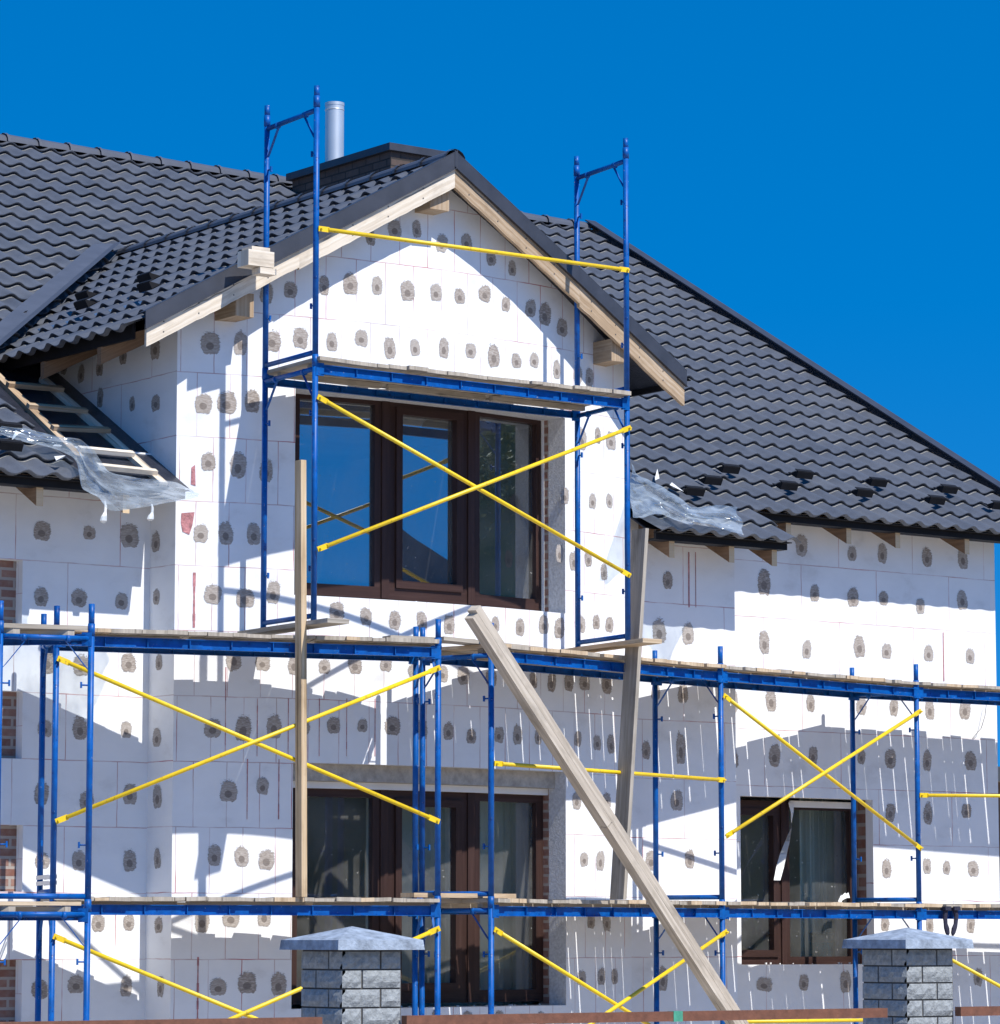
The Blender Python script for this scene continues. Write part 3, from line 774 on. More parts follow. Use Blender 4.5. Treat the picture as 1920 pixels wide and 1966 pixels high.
# rafters at the eaves
def rafter(X, ye_, ywall):
    r = MB(); wv = .06; ya, yb = ye_ + .16, ywall + .1
    za, zb = roofz(ya) - .125, roofz(yb) - .125; d = .21
    pr = [(ya, za), (yb, zb), (yb, zb - d), (ya, za - d * .92)]
    for x, fl_ in ((X - wv / 2, 0), (X + wv / 2, 1)):
        q = [(x, y, z) for y, z in pr]; r.face(q if not fl_ else q[::-1], 0, [(y, z) for y, z in (pr if not fl_ else pr[::-1])])
    r.face([(X + wv / 2, yb, zb - d), (X - wv / 2, yb, zb - d), (X - wv / 2, ya, za - d * .92), (X + wv / 2, ya, za - d * .92)][::-1], 0, [(0, 0), (0, .06), (.6, .06), (.6, 0)])
    r.face([(X - wv / 2, ya, za - d * .92), (X + wv / 2, ya, za - d * .92), (X + wv / 2, ya, za), (X - wv / 2, ya, za)], 1, [(0, 0), (.02, 0), (.02, .16), (0, .16)])
    r.build('rafter', [M['rafter'], M['cutend']], house)
for px, py, ye_, yw in ((1514, 1034, YEC, YC), (1630, 1042, YEC, YC), (1724, 1052, YEC, YC), (1857, 1063, YEC, YC), (1290, 1068, YEB, YB), (1405, 1078, YEB, YB), (1487, 1084, YEB, YC), (76, 976, YEB, YA), (242, 993, YEB, YA)):
    rafter(on_y(px, py, ye_ + .16).x, ye_, yw)
# purlin ends under the dormer verge, rafters under its left eave
for a, b, zz, ww in ((DXC - .10, 23.49, dormz(DXC) - .47, .19), (15.22, 23.66, dormz(15.22) - .45, .17), (19.02, 23.66, dormz(19.02) - .42, .17)):
    p = MB(); p.box((a - ww / 2, b, zz), (0, .9, 0), (ww, 0, 0), (0, 0, .19)); p.build('purlin_end', M['raw2'], house)
for y0 in (24.35, 25.25):
    p = MB(); xa, xb = XDE + .12, XL + .1
    zA, zB = dormz(xa) - .16, dormz(xb) - .16
    p.face([(xa, y0, zA), (xb, y0, zB), (xb, y0, zB - .2), (xa, y0, zA - .16)], 0, [(0, .2), (.8, .2), (.8, 0), (0, 0)])
    p.face([(xa, y0 + .06, zA - .16), (xb, y0 + .06, zB - .2), (xb, y0, zB - .2), (xa, y0, zA - .16)][::-1], 0, [(0, .06), (.8, .06), (.8, 0), (0, 0)])
    p.face([(xa, y0, zA), (xa, y0, zA - .16), (xa, y0 + .06, zA - .16), (xa, y0 + .06, zA)], 0, [(0, .2), (0, 0), (.06, 0), (.06, .2)])
    p.build('rafter', M['rafter'], house)
# verge boards (raw timber) and metal flashing above, following the bow
for i, ((xa, ya), (xb, yb)) in enumerate(zip(VERGE, VERGE[1:])):
    A = V((xa, ya, dormz(xa))); B = V((xb, yb, dormz(xb))); d = B - A; n = V((d.y, -d.x, 0)).normalized()
    jig = (.012, 0, 0, -.022)[i]
    bmb = MB(); ns = 22; u0 = random.random() * 9
    lo_ = [random.uniform(-.004, .004) for _ in range(ns + 1)]; hi_ = [random.uniform(-.012, .004) for _ in range(ns + 1)]
    for k in range(ns):
        p0, p1 = A + d * (k / ns), A + d * ((k + 1) / ns); zb = -.285 + jig
        f = [p0 + UP * (zb + lo_[k]), p1 + UP * (zb + lo_[k + 1]), p1 + UP * (zb + .19 + hi_[k + 1]), p0 + UP * (zb + .19 + hi_[k])]
        g0, g1 = d.length * k / ns + u0, d.length * (k + 1) / ns + u0
        fr_ = [x + n * .004 for x in f]; bk_ = [x - n * .031 for x in f]; uvb = [(g0, 0), (g1, 0), (g1, .19), (g0, .19)]
        bmb.face(fr_, 0, uvb); bmb.face(bk_[::-1], 0, uvb[::-1])
        bmb.face([bk_[0], bk_[1], fr_[1], fr_[0]], 0, [(g0, 0), (g1, 0), (g1, .035), (g0, .035)]); bmb.face([fr_[3], fr_[2], bk_[2], bk_[3]], 0, [(g0, 0), (g1, 0), (g1, .035), (g0, .035)])
        if k == 0: bmb.face([bk_[0], fr_[0], fr_[3], bk_[3]], 0, [(0, 0), (.02, 0), (.02, .19), (0, .19)])
        if k == ns - 1: bmb.face([fr_[1], bk_[1], bk_[2], fr_[2]], 0, [(0, 0), (.02, 0), (.02, .19), (0, .19)])
        if k % 5 == 2:
            for dz_ in (.05, .13):
                c0 = f[0].lerp(f[1], .4) + UP * dz_ + n * .0045; bmb.tube(c0, c0 + n * .003, .006, 7, m=1)
    bmb.build('verge_board', [M['raw'] if i < 2 else M['raw2'], M['wire']], house)
    fmb = MB(); ext = d * .012
    fmb.box(A - ext + V((0, 0, -.125)) + n * .022, d + ext * 2, UP * .135, -n * .016); fmb.box(A - ext + V((0, 0, .011)) + n * .022, d + ext * 2, UP * .006, -n * .13)
    fmb.box(A - ext + V((0, 0, -.131)) + n * .034, d + ext * 2, UP * .006, -n * .03)
    fmb.build('verge_flashing', M['flash'], house)
# chimney with cap and flue
cz = 9.66
ch = MB(); X0, X1, Y0, Y1 = 20.80, 21.62, 29.6, 31.42
for q, L in (([(X0, Y1, 8.2), (X0, Y0, 8.2), (X0, Y0, cz), (X0, Y1, cz)], Y1 - Y0), ([(X0, Y0, 8.2), (X1, Y0, 8.2), (X1, Y0, cz), (X0, Y0, cz)], X1 - X0), ([(X1, Y0, 8.2), (X1, Y1, 8.2), (X1, Y1, cz), (X1, Y0, cz)], Y1 - Y0), ([(X1, Y1, 8.2), (X0, Y1, 8.2), (X0, Y1, cz), (X1, Y1, cz)], X1 - X0)):
    ch.face(q, 0, [(0, 0), (L, 0), (L, cz - 8.2), (0, cz - 8.2)])
cho = ch.build('chimney', M['chimney'], house)
cc = MB(); cc.box((X0 - .05, Y0 - .05, cz), (X1 - X0 + .1, 0, 0), (0, Y1 - Y0 + .1, 0), (0, 0, .075)); cc.build('chimney_cap', M['flash'], cho)
fp = MB(); P = on_y(642, 300, 31.05); fp.tube((P.x, P.y, 9.6), (P.x, P.y, 10.47), .10, 24, cap=False); fp.tube((P.x, P.y, 10.39), (P.x, P.y, 10.40), .103, 24); fp.tube((P.x, P.y, 10.44), (P.x, P.y, 10.472), .103, 24, cap=False)
fp.build('flue_pipe', M['steel'], cho)
# snow guards
def guard(P, u, d, n):
    """u across the slope, d down the slope, n normal"""
    b = MB(); wq = .20
    p = P - u * wq / 2 + n * .045
    b.box(p, u * wq, n * .065, d * .008); b.box(p + n * .065, u * wq, -d * .05, n * .006)
    b.box(p - d * .12, u * .03, d * .12, n * .006); b.box(p + u * (wq - .03) - d * .12, u * .03, d * .12, n * .006)
    b.face([p - d * .09, p, p + n * .07]); b.face([p + u * wq - d * .09, p + u * wq + n * .07, p + u * wq])
    b.face([p + u * .1 - d * .09, p + u * .1 + n * .07, p + u * .1])
    b.build('snow_guard', M['black'], house)
DN = V((0, -RC, -RS))
for x, y in ((1398, 914), (1364, 936), (1330, 957), (1540, 924), (1510, 946), (1682, 939), (1655, 959), (1818, 952), (1794, 973), (1915, 983), (14, 838), (16, 872)):
    guard(on_plane(x, y + 3, RP, RN), V((1, 0, 0)), DN, RN)
DNn = V((-RS, 0, RC)); DNd = V((-RC, 0, -RS))
for x, y in ((286, 551), (286, 568), (166, 585), (164, 602), (56, 608), (44, 627)):
    P = on_plane(x, y, V((DXC, 25, DZ)), DNn); guard(P, V((0, -1, 0)), DNd, DNn)

# ================================================================== batten ladder and films on the lower roofs
def rpt(x, y, h=.0): return on_plane(x, y, RP + RN * h, RN)
def batten(p, q, wv, hv, m, name, label, cat, group):
    b = MB(); p, q = V(p), V(q); d = (q - p).normalized(); s = RN.cross(d).normalized()
    b.box(p - s * wv / 2, q - p, s * wv, RN * hv)
    b.build(name, m, origin=p, label=label, category=cat, group=group)
GB = 'roof battens beside the bay'
batten(rpt(-20, 715, -.09), rpt(151, 885, -.09), .075, .045, M['raw2'], 'roof_batten', 'long grey batten running up the roof slope beside the tile edge', 'batten', GB)
batten(rpt(81, 734, -.09), rpt(312, 936, -.09), .075, .045, M['raw'], 'roof_batten', 'long pale batten running up the slope nearest the bay side wall', 'batten', GB)
for (xa, ya, xb, yb, m, lab) in ((13, 742, 119, 751, 'raw2', 'topmost short cross batten of the open roof strip'), (52, 783, 165, 793, 'raw2', 'second cross batten from the top of the open roof strip'),
                                 (99, 825, 208, 830, 'raw2', 'middle cross batten just above the clear film'), (150, 866, 255, 876, 'raw', 'fresh pale cross batten second from the bottom, half under film'), (185, 899, 299, 911, 'raw', 'lowest fresh pale cross batten lying above the crumpled film')):
    batten(rpt(xa, ya, -.045), rpt(xb, yb, -.045), .05, .038, M[m], 'cross_batten', lab, 'batten', GB)
def film(name, label, outline, base_h, amp, nu=26, nv=13, drop=None, seed=1):
    """crumpled clear sheet: bilinear patch over four roof points (photo pixels)"""
    rnd = random.Random(seed)
    waves = [(rnd.uniform(-9, 9), rnd.uniform(-9, 9), rnd.uniform(0, 6.3), rnd.uniform(.3, 1)) for _ in range(16)]
    mb = MB(); rows = []
    top, bot = outline
    def along(pl, t):
        t *= len(pl) - 1; i = min(int(t), len(pl) - 2); a, b = pl[i], pl[i + 1]; f = t - i
        return tuple(a[k] + (b[k] - a[k]) * f for k in range(3))
    for j in range(nv + 1):
        r = []
        for i in range(nu + 1):
            s, t = i / nu, j / nv
            a, b = along(top, s), along(bot, s)
            x = a[0] + (b[0] - a[0]) * t; y = a[1] + (b[1] - a[1]) * t; hh = a[2] + (b[2] - a[2]) * t
            wv = sum(c * (1 - abs(math.sin(p * s + q * t + f))) ** 1.3 for p, q, f, c in waves) / 4
            x += 4 * math.sin(9 * t + 3 * s) + rnd.uniform(-2, 2); y += 3 * math.sin(11 * s + 2 * t) + rnd.uniform(-1.3, 1.3)
            r.append(rpt(x, y, base_h + hh + amp * (wv + rnd.uniform(-.08, .12))))
        rows.append(r)
    n = nu + 1; base = 0
    for r in rows: mb.v += [tuple(p) for p in r]; mb.seed += [0] * n
    for j in range(nv):
        for i in range(nu):
            a_, b_, c_, d_ = j * n + i, (j + 1) * n + i, (j + 1) * n + i + 1, j * n + i + 1
            for tri in (((a_, b_, c_), (a_, c_, d_)) if rnd.random() < .5 else ((a_, b_, d_), (b_, c_, d_))):
                mb.f.append(tri); mb.m.append(0); mb.sm.append(True); mb.uv.append([(0, 0)] * 3); mb.uv2.append([(9, 9)] * 3)
    mb.build(name, M['film'], origin=mb.v[0], label=label, category='plastic sheet').modifiers.new('soft', 'SUBSURF').render_levels = 2
film('plastic_sheet', 'crumpled clear plastic sheet hanging over the left eave beside the bay corner',
     ([(-15, 812, .02), (60, 822, .04), (110, 838, .05), (150, 845, .08), (178, 868, .10), (205, 905, .06), (260, 915, .02), (330, 925, .0), (372, 945, .0)],
      [(-15, 826, .0), (50, 850, .02), (100, 862, .02), (150, 880, .03), (160, 935, .06), (195, 955, .12), (215, 985, .16), (290, 975, .12), (385, 953, .05)]), .02, .06, seed=4)
film('plastic_sheet', 'clear bluish plastic sheet spread over the tiles right of the bay',
     ([(1211, 884, .02), (1218, 905, .03), (1245, 925, .05), (1290, 950, .06), (1322, 970, .09), (1370, 970, .09), (1416, 977, .08)],
      [(1211, 992, .02), (1234, 996, .02), (1270, 988, .02), (1310, 1000, .02), (1340, 1006, .02), (1385, 1018, .02), (1430, 1026, .02)]), .05, .05, seed=9)
for pts, lab in (([(1258, 917), (1262, 900), (1266, 918), (1258, 922)], 'small white tape scrap standing on the tiles above the right plastic sheet'), ([(1290, 926), (1313, 944), (1308, 941), (1286, 931)], 'white crossed tape scrap lying on the right roof tiles'),
                 ([(22, 846), (30, 826), (52, 836), (36, 832)], 'bent white tape scrap holding the left plastic sheet'), ([(104, 876), (126, 874), (120, 880), (108, 884)], 'white tape scrap on the tiles below the left plastic sheet')):
    t = MB(); q = [rpt(x, y, .06 + .03 * (k % 2)) for k, (x, y) in enumerate(pts)]
    t.face(q); t.face([p - RN * .004 for p in q[::-1]])
    t.build('tape_scrap', M['white'], origin=q[0], label=lab, category='tape')

for (px, py, lab, hh) in ((201, 986, 'white foam blob hanging on a tape below the left plastic sheet', .17), (291, 992, 'torn white tape hanging under the eave beside the bay corner', .13)):
    P = on_y(px, py - 24, YEB + .02); t = MB(); prof = [(0, .008), (.25, .012), (.5, .012), (.72, .026), (.9, .03), (1, .012)]
    rg = [[(P.x + .01 * math.sin(5 * f) + r * math.cos(a), P.y + r * math.sin(a) * .7, P.z - f * hh) for a in [k * math.pi / 4 for k in range(8)]] for f, r in prof]
    for ra, rb in zip(rg, rg[1:]):
        for k in range(8): t.face([ra[k], rb[k], rb[(k + 1) % 8], ra[(k + 1) % 8]], smooth=True)
    t.face(rg[-1]); t.build('tape_scrap', M['white'], origin=P, label=lab, category='tape')
# ================================================================== SCAFFOLD
TR = .0235
def P3(p, z): return V((p[0], p[1], z))
def frame(parent, A, B, z0, h=2.0, pin=True, clips=True, ph=.175, bottom=True):
    """end frame: two posts with pins, top and bottom bar, two corner braces"""
    a, b = V((A[0], A[1], 0)), V((B[0], B[1], 0)); d = (b - a).normalized(); L = (b - a).length
    side = V((-d.y, d.x, 0))
    f = MB()
    zt = z0 + h
    for p in (a, b):
        f.tube(P3(p, z0), P3(p, zt - .0), TR, 14)
        f.tube(P3(p, zt - .06), P3(p, zt + .03), TR * 1.12, 14)
        if pin: f.tube(P3(p, zt + .02), P3(p, zt + ph), TR * .95, 12)
    if clips:
        for p, s in ((a, 1), (b, -1)):
            for zz in (z0 + .42, zt - .42):
                q = P3(p, zz); e = d * s
                f.tube(q, q + e * .075, .007, 6); f.box(q + e * .066 - UP * .022 - side * .008, UP * .045, e * .012, side * .016)
    fo = f.build('frame', M['blue'], parent, origin=P3(a, z0))
    bars = [zt - .08] + ([z0 + .05] if bottom else [])
    for zz in bars:
        c = MB(); c.tube(P3(a + d * TR, zz), P3(b - d * TR, zz), TR * .86, 12); c.build('crossbar', M['blue'], fo)
    for p, s in ((a, 1), (b, -1)):
        c = MB(); e = d * s
        c.cbox(P3(p + e * .03, zt - .30), P3(p + e * .2, zt - .09), side * .02, (e + UP).normalized() * .042)
        c.tube(P3(p + e * .16, zt - .085), P3(p + e * .19, zt - .085), TR * 1.15, 10)
        c.build('corner_brace', M['blue'], fo)
    return fo
def ledger(parent, p, q, z, h=.076):
    p, q = V((p[0], p[1], z)), V((q[0], q[1], z)); d = (q - p).normalized(); n = V((d.y, -d.x, 0))
    if n.y > 0: n = -n
    L = MB(); p = p + d * .035; q = q - d * .035
    L.box(p - UP * h / 2, q - p, n * .004, UP * h)
    for zz in (-h / 2, h / 2 - .005): L.box(p + UP * zz + n * .0045, q - p, n * .026, UP * .005)
    k = int((q - p).length / .33)
    for i in range(1, k):
        c = p + (q - p) * (i / k); L.box(c - UP * (h / 2 - .006) + n * .005, d * .006, n * .022, UP * (h - .012))
    for e, s in ((p, 1), (q, -1)):
        L.box(e - d * s * .045 - UP * .05 + n * .006, d * s * .075, n * .02, UP * .10)
    L.build('ledger', M['blue'], parent)
def brace(parent, p, q, r=.0165):
    p, q = V(p), V(q); d = (q - p).normalized(); n = V((d.y, -d.x, 0)).normalized(); side = d.cross(n)
    b = MB(); b.tube(p + d * .09, q - d * .09, r, 10)
    for e, s in ((p, 1), (q, -1)):
        b.box(e - side * .021 - n * .004, d * s * .10, side * .042, n * .008); b.tube(e + d * s * .02 - n * .02, e + d * s * .02 + n * .03, .009, 6)
    b.build('brace', M['yellow'], parent)
def deck(A, A2, B, B2, z, label, group, n=3, newer=.2, skip=(), over=.06, gaps=(.001, .006)):
    """n panels of short planks laid across two ledgers; A->B front line, A2->B2 rear line"""
    A, A2, B, B2 = [V((p[0], p[1], z)) for p in (A, A2, B, B2)]
    for k in range(n):
        if k in skip: continue
        pm = MB(); t = k / n + .001; t1 = (k + 1) / n - .001
        L = (B - A).length
        while t < t1 - .01:
            wd = random.choice((.11, .15, .17, .2, .24)) / L
            if t + wd > t1 - .025: wd = t1 - t
            gap = random.uniform(*gaps) * (2.2 if random.random() < .12 else 1) / L
            o0, o1 = over + random.uniform(-.02, .025), over + random.uniform(-.02, .03)
            f0, f1 = A.lerp(B, t), A.lerp(B, t + wd - gap); r0, r1 = A2.lerp(B2, t), A2.lerp(B2, t + wd - gap)
            dr = (r0 - f0).normalized()
            p0, q0, p1, q1 = f0 - dr * o0, r0 + dr * o1, f1 - dr * o0, r1 + dr * o1
            th = random.uniform(.024, .033); up = UP * th; dz = UP * random.uniform(0, .005)
            tilt = UP * random.uniform(-.004, .004)
            c = [p0 + dz, q0 + dz, q1 + dz + tilt, p1 + dz + tilt]; cu = [x + up for x in c]
            m = 1 if random.random() < newer else 0
            u0, v0 = random.random() * 30, random.random() * 30; la = (q0 - p0).length; lb = (p1 - p0).length
            uvt = [(u0, v0), (u0 + la, v0), (u0 + la, v0 + lb), (u0, v0 + lb)]
            pm.face(cu[::-1], m, uvt[::-1]); pm.face(c, m, uvt)
            pm.face([c[3], c[0], cu[0], cu[3]][::-1], m, [(u0, v0), (u0, v0 + lb), (u0 + .02, v0 + lb), (u0 + .02, v0)])
            pm.face([c[1], c[2], cu[2], cu[1]][::-1], m, [(u0, v0), (u0, v0 + lb), (u0 + .02, v0 + lb), (u0 + .02, v0)])
            pm.face([c[0], c[1], cu[1], cu[0]], m, [(u0, v0), (u0 + la, v0), (u0 + la, v0 + .03), (u0, v0 + .03)][::1]); pm.face([c[2], c[3], cu[3], cu[2]], m, [(u0, v0), (u0 + la, v0), (u0 + la, v0 + .03), (u0, v0 + .03)])
            t += wd
        for fr in (.2, .8):   # battens nailed below
            a = A.lerp(A2, fr).lerp(B.lerp(B2, fr), k / n + .012); b = A.lerp(A2, fr).lerp(B.lerp(B2, fr), (k + 1) / n - .012)
            pm.cbox(a - UP * .021, b - UP * .021, (A2 - A).normalized() * .05, UP * .04, 0)
        pos = ('left end', 'middle', 'right end')[k] if n == 3 else ('left half', 'right half')[k] if n == 2 else 'whole length'
        c0 = A.lerp(B, (k + .5) / n)
        pm.build('deck_panel', [M['deck'], M['deck2']], origin=c0, label=label % pos, category='deck panel', group=group)
# frame positions on plan, from the photograph's posts
def col(px, Y, y=1400):
    p = on_y(px, y, Y); return (p.x, p.y)
def back(Fp, px, D):
    """rear post: on the sight line through px, D behind the front post"""
    f = V((Fp[0], Fp[1], 0)); r = ray(px, 1400); r = V((r.x, r.y, 0)).normalized()
    b = -2 * r.dot(f); c = f.length ** 2 - D * D
    t = (-b + math.sqrt(max(0, b * b - 4 * c))) / 2
    p = r * t; return (p.x, p.y)
F1, F2, F3, F4, F5 = col(106, 23.42), col(841, 22.64), col(943, 22.66), col(1384, 23.32), col(1760, 23.80)
R1, R2, R3, R4, R5 = back(F1, 81, .70), back(F2, 798, .70), back(F3, 811, .70), back(F4, 1258, .70), back(F5, 1637, .68)
L1 = col(173, 22.71); L0 = (L1[0] - .657, L1[1] + .174)
TFL, TFR = col(604, 22.86, 900), col(1204, 22.86, 900)
TBL, TBR = back(TFL, 504, .80), back(TFR, 1110, .80)
F6 = (F5[0] + 3.04, F5[1] - .10); R6 = (R5[0] + 3.04, R5[1] - .06)
SG = 'blue steel scaffolds around the house'
Z1, Z2 = 1.94, 3.94                          # joints above first and second lift
ZD = .065                                    # planks above ledger axis
LZ = lambda z: z - .085
def lifts(par, A, B, dz=0):
    frame(par, A, B, -.06 + dz, 2.0, pin=False); frame(par, A, B, Z1 + dz, 2.0)
s1 = thing('scaffold', 'two-lift blue scaffold in front of the bay with crossed yellow braces on both lifts', 'scaffold', P3(F1, 0), SG)
lifts(s1, F1, R1); lifts(s1, F2, R2)
for z in (Z1, Z2):
    ledger(s1, F1, F2, LZ(z)); ledger(s1, R1, R2, LZ(z) + .008, .058)
def post_pt(px, py, A, B=None):
    """point on the post standing at plan point A at photo row py"""
    w_ = V((A[0], A[1], 0)).dot(FWD_H); d = ray(px, py); k = w_ / d.dot(FWD_H)
    return P3(A, EYE + d.z * k)
def off(p, A, B, o=.03):
    d = (V((B[0], B[1], 0)) - V((A[0], A[1], 0))).normalized(); n = V((d.y, -d.x, 0)); n = -n if n.y > 0 else n
    return p + n * o
def xb(par, A, B, yA, yB, pxA, pxB, o=.035):
    brace(par, off(post_pt(pxA, yA, A), A, B, o), off(post_pt(pxB, yB, B), A, B, o))
xb(s1, F1, F2, 1264, 1578, 106, 841); xb(s1, F1, F2, 1578, 1282, 106, 841, .05)
xb(s1, F1, F2, 1797, 2100, 106, 841); xb(s1, F1, F2, 2106, 1782, 106, 841, .05)
s2 = thing('scaffold', 'long blue scaffold along the right walls with one yellow cross brace before the small window', 'scaffold', P3(F4, 0), SG)
for A, B in ((F3, R3), (F4, R4), (F5, R5), (F6, R6)): lifts(s2, A, B)
for A, B in ((F3, F4), (F4, F5), (F5, F6)):
    for z in (Z1, Z2): ledger(s2, A, B, LZ(z))
for A, B in ((R3, R4), (R4, R5), (R5, R6)):
    for z in (Z1, Z2): ledger(s2, A, B, LZ(z) + .008, .058)
xb(s2, F3, F4, 1466, 1498, 943, 1384)
xb(s2, F3, F4, 1784, 2060, 943, 1384); xb(s2, F3, F4, 2090, 1788, 943, 1384, .05)
xb(s2, F4, F5, 1335, 1630, 1384, 1760); xb(s2, F4, F5, 1606, 1365, 1384, 1760, .05)
xb(s2, F4, F5, 1962, 1957, 1384, 1760)
z_ = post_pt(1760, 1527, F5).z
brace(s2, off(P3(F5, z_), F5, F6), off(P3(F6, z_ + .05), F5, F6))
z_ = post_pt(1760, 1812, F5).z
brace(s2, off(P3(F5, z_), F5, F6), off(P3(F6, z_ - 1.25), F5, F6)); brace(s2, off(P3(F5, z_ - 1.25), F5, F6, .05), off(P3(F6, z_), F5, F6, .05))
s0 = thing('scaffold', 'short blue scaffold end frame at the far left in front of the brick strips', 'scaffold', P3(L1, 0), SG)
lifts(s0, L0, L1, -.045)
L0b, L1b = (L0[0] - 1.0, L0[1] + .80), (L1[0] - .95, L1[1] + .95)
lifts(s0, L0b, L1b, -.045)
for z in (Z1 - .045, Z2 - .045): ledger(s0, L0, L0b, LZ(z)); ledger(s0, L1, L1b, LZ(z))
st = thing('scaffold', 'tall two-lift blue scaffold tower rising before the gable on the middle deck', 'scaffold', P3(TFL, 4.06), SG)
ZT0 = 4.055; ZT1 = 6.105
for A, B in ((TFL, TBL), (TFR, TBR)):
    frame(st, A, B, ZT0, ZT1 - ZT0, pin=False); frame(st, A, B, ZT1, 2.045, ph=.11)
ledger(st, TFL, TFR, ZT1 - .085); ledger(st, TBL, TBR, ZT1 - .077, .058)
xb(st, TFL, TFR, 762, 1106, 604, 1200); xb(st, TFL, TFR, 1056, 822, 604, 1200, .05)
xb(st, TFL, TFR, 440, 520, 604, 1204)
# decks
deck(F1, R1, F2, R2, LZ(Z1) + ZD, 'weathered plank panel on the lower deck before the bay, %s', 'lower deck panels', 3, .1)
deck(F1, R1, F2, R2, LZ(Z2) + ZD, 'weathered plank panel on the middle deck before the bay, %s', 'middle deck panels', 3, .1)
deck(F3, R3, F4, R4, LZ(Z1) + ZD, 'plank panel on the lower deck crossed by the leaning beam, %s', 'lower deck panels', 3, .35, gaps=(.004, .013))
deck(F3, R3, F4, R4, LZ(Z2) + ZD, 'plank panel on the middle deck under the right tower legs, %s', 'middle deck panels', 3, .7, gaps=(.004, .013))
deck(F4, R4, F5, R5, LZ(Z1) + ZD, 'plank panel on the lower deck crossing the small window, %s', 'lower deck panels', 3, .7, gaps=(.004, .013))
deck(F4, R4, F5, R5, LZ(Z2) + ZD, 'plank panel on the middle deck above the small window, %s', 'middle deck panels', 3, .35, gaps=(.004, .013))
deck(F5, R5, F6, R6, LZ(Z1) + ZD, 'plank panel on the lower deck at the far right house corner, %s', 'lower deck panels', 3, .3, gaps=(.004, .013))
deck(F5, R5, F6, R6, LZ(Z2) + ZD, 'plank panel on the middle deck at the far right house corner, %s', 'middle deck panels', 3, .2, gaps=(.004, .013))
deck(TFL, TBL, TFR, TBR, ZT1 - .085 + ZD, 'weathered plank panel on the upper tower deck, %s', 'tower deck panels', 3, 0)
deck(L0, L1, L0b, L1b, LZ(Z2) - .045 + ZD, 'short plank panel inside the far left end frame, middle deck, %s', 'middle deck panels', 1, .5, over=-.03)
deck(L0, L1, L0b, L1b, LZ(Z1) - .045 + ZD, 'short plank panel inside the far left end frame, lower deck, %s', 'lower deck panels', 1, .3, over=-.03)

# ------------------------------------------------------------------ loose timber
def beam(name, p, q, wv, hv, m, label, cat='plank', bevel=.004):
    b = MB(); b.cbox(p, q, wv, hv); return b.build(name, m, origin=p, bevel=bevel, label=label, category=cat)
DT1, DT2 = LZ(Z1) + ZD + .036, LZ(Z2) + ZD + .036
up = UP
# sole planks under the tower legs
for (f, bk, lab) in ((TFL, TBL, 'rough grey sole plank under the left tower legs'), (TFR, TBR, 'short worn sole plank under the right tower legs')):
    a = V((f[0], f[1], 0)); b = V((bk[0], bk[1], 0)); d = (a - b).normalized()
    p, q = b - d * .25, a + d * .38
    beam('sole_plank', P3(p, ZT0 - .018), P3(q, ZT0 - .018), V((.2, 0, 0)), UP * .035, M['grey'] if f is TFL else M['deck2'], lab)
# loose planks along the decks
p = on_y(742, 1207, 22.95); q = on_y(905, 1219, 22.85)
beam('plank', V((p.x, p.y, DT2 + .02)), V((q.x, q.y, DT2 + .02)), V((.02, .14, 0)), UP * .035, M['grey'], 'long grey plank lying along the middle deck left of the leaning beam')
p = on_y(842, 1217, 22.75); q = on_y(1032, 1222, 23.1)
beam('plank', V((p.x, p.y, DT2 + .015)), V((q.x, q.y, DT2 + .015)), V((.04, .2, 0)), UP * .03, M['grey'], 'grey plank bridging the middle deck behind the leaning beam')
p = on_y(782, 1712, 22.8); q = on_y(978, 1718, 22.9)
beam('plank', V((p.x, p.y, DT1 + .02)), V((q.x, q.y, DT1 + .02)), V((.0, .18, 0)), UP * .035, M['deck2'], 'striped sunlit plank bridging the lower deck before the bay window')
p = on_y(842, 1735, 22.8); q = on_y(943, 1737, 22.85)
beam('plank', V((p.x - .1, p.y + .25, DT1 - .02)), V((q.x + .15, q.y + .2, DT1 - .02)), V((.0, .2, 0)), UP * .03, M['deck'], 'short plank closing the lower deck between the two scaffolds')
# upright timber left of the windows
run = (V((F2[0], F2[1], 0)) - V((F1[0], F1[1], 0)))
def on_line(px, A, B, o):
    """plan point on the line A-B (offset o toward the viewer) seen at column px"""
    A, B = V((A[0], A[1], 0)), V((B[0], B[1], 0)); d = (B - A).normalized(); n = V((d.y, -d.x, 0)); n = -n if n.y > 0 else n
    A = A + n * o; r = ray(px, 1500); r = V((r.x, r.y, 0))
    t = (A.x * d.y - A.y * d.x) / (r.x * d.y - r.y * d.x); return r * t
b0 = on_line(580, F1, F2, .10); b1 = on_line(573, F1, F2, .08)
p = P3(b0, DT1); q = P3(b1, post_pt(575, 884, b1).z)
beam('timber_post', p, q, V((.05, 0, 0)), V((0, .085, 0)), M['tan'], 'upright squared timber standing on the lower deck left of both bay windows', 'timber')
# wide board right of the bay
b0 = on_line(1186, F3, F4, .08); b1 = on_line(1232, F3, F4, .12)
p = P3(b0, DT1); q = P3(b1, post_pt(1230, 1016, b1).z)
beam('wide_board', p, q, V((.035, 0, 0)), V((.0, .175, 0)), M['grey'], 'wide grey board standing nearly upright between the bay and the right walls', 'board')
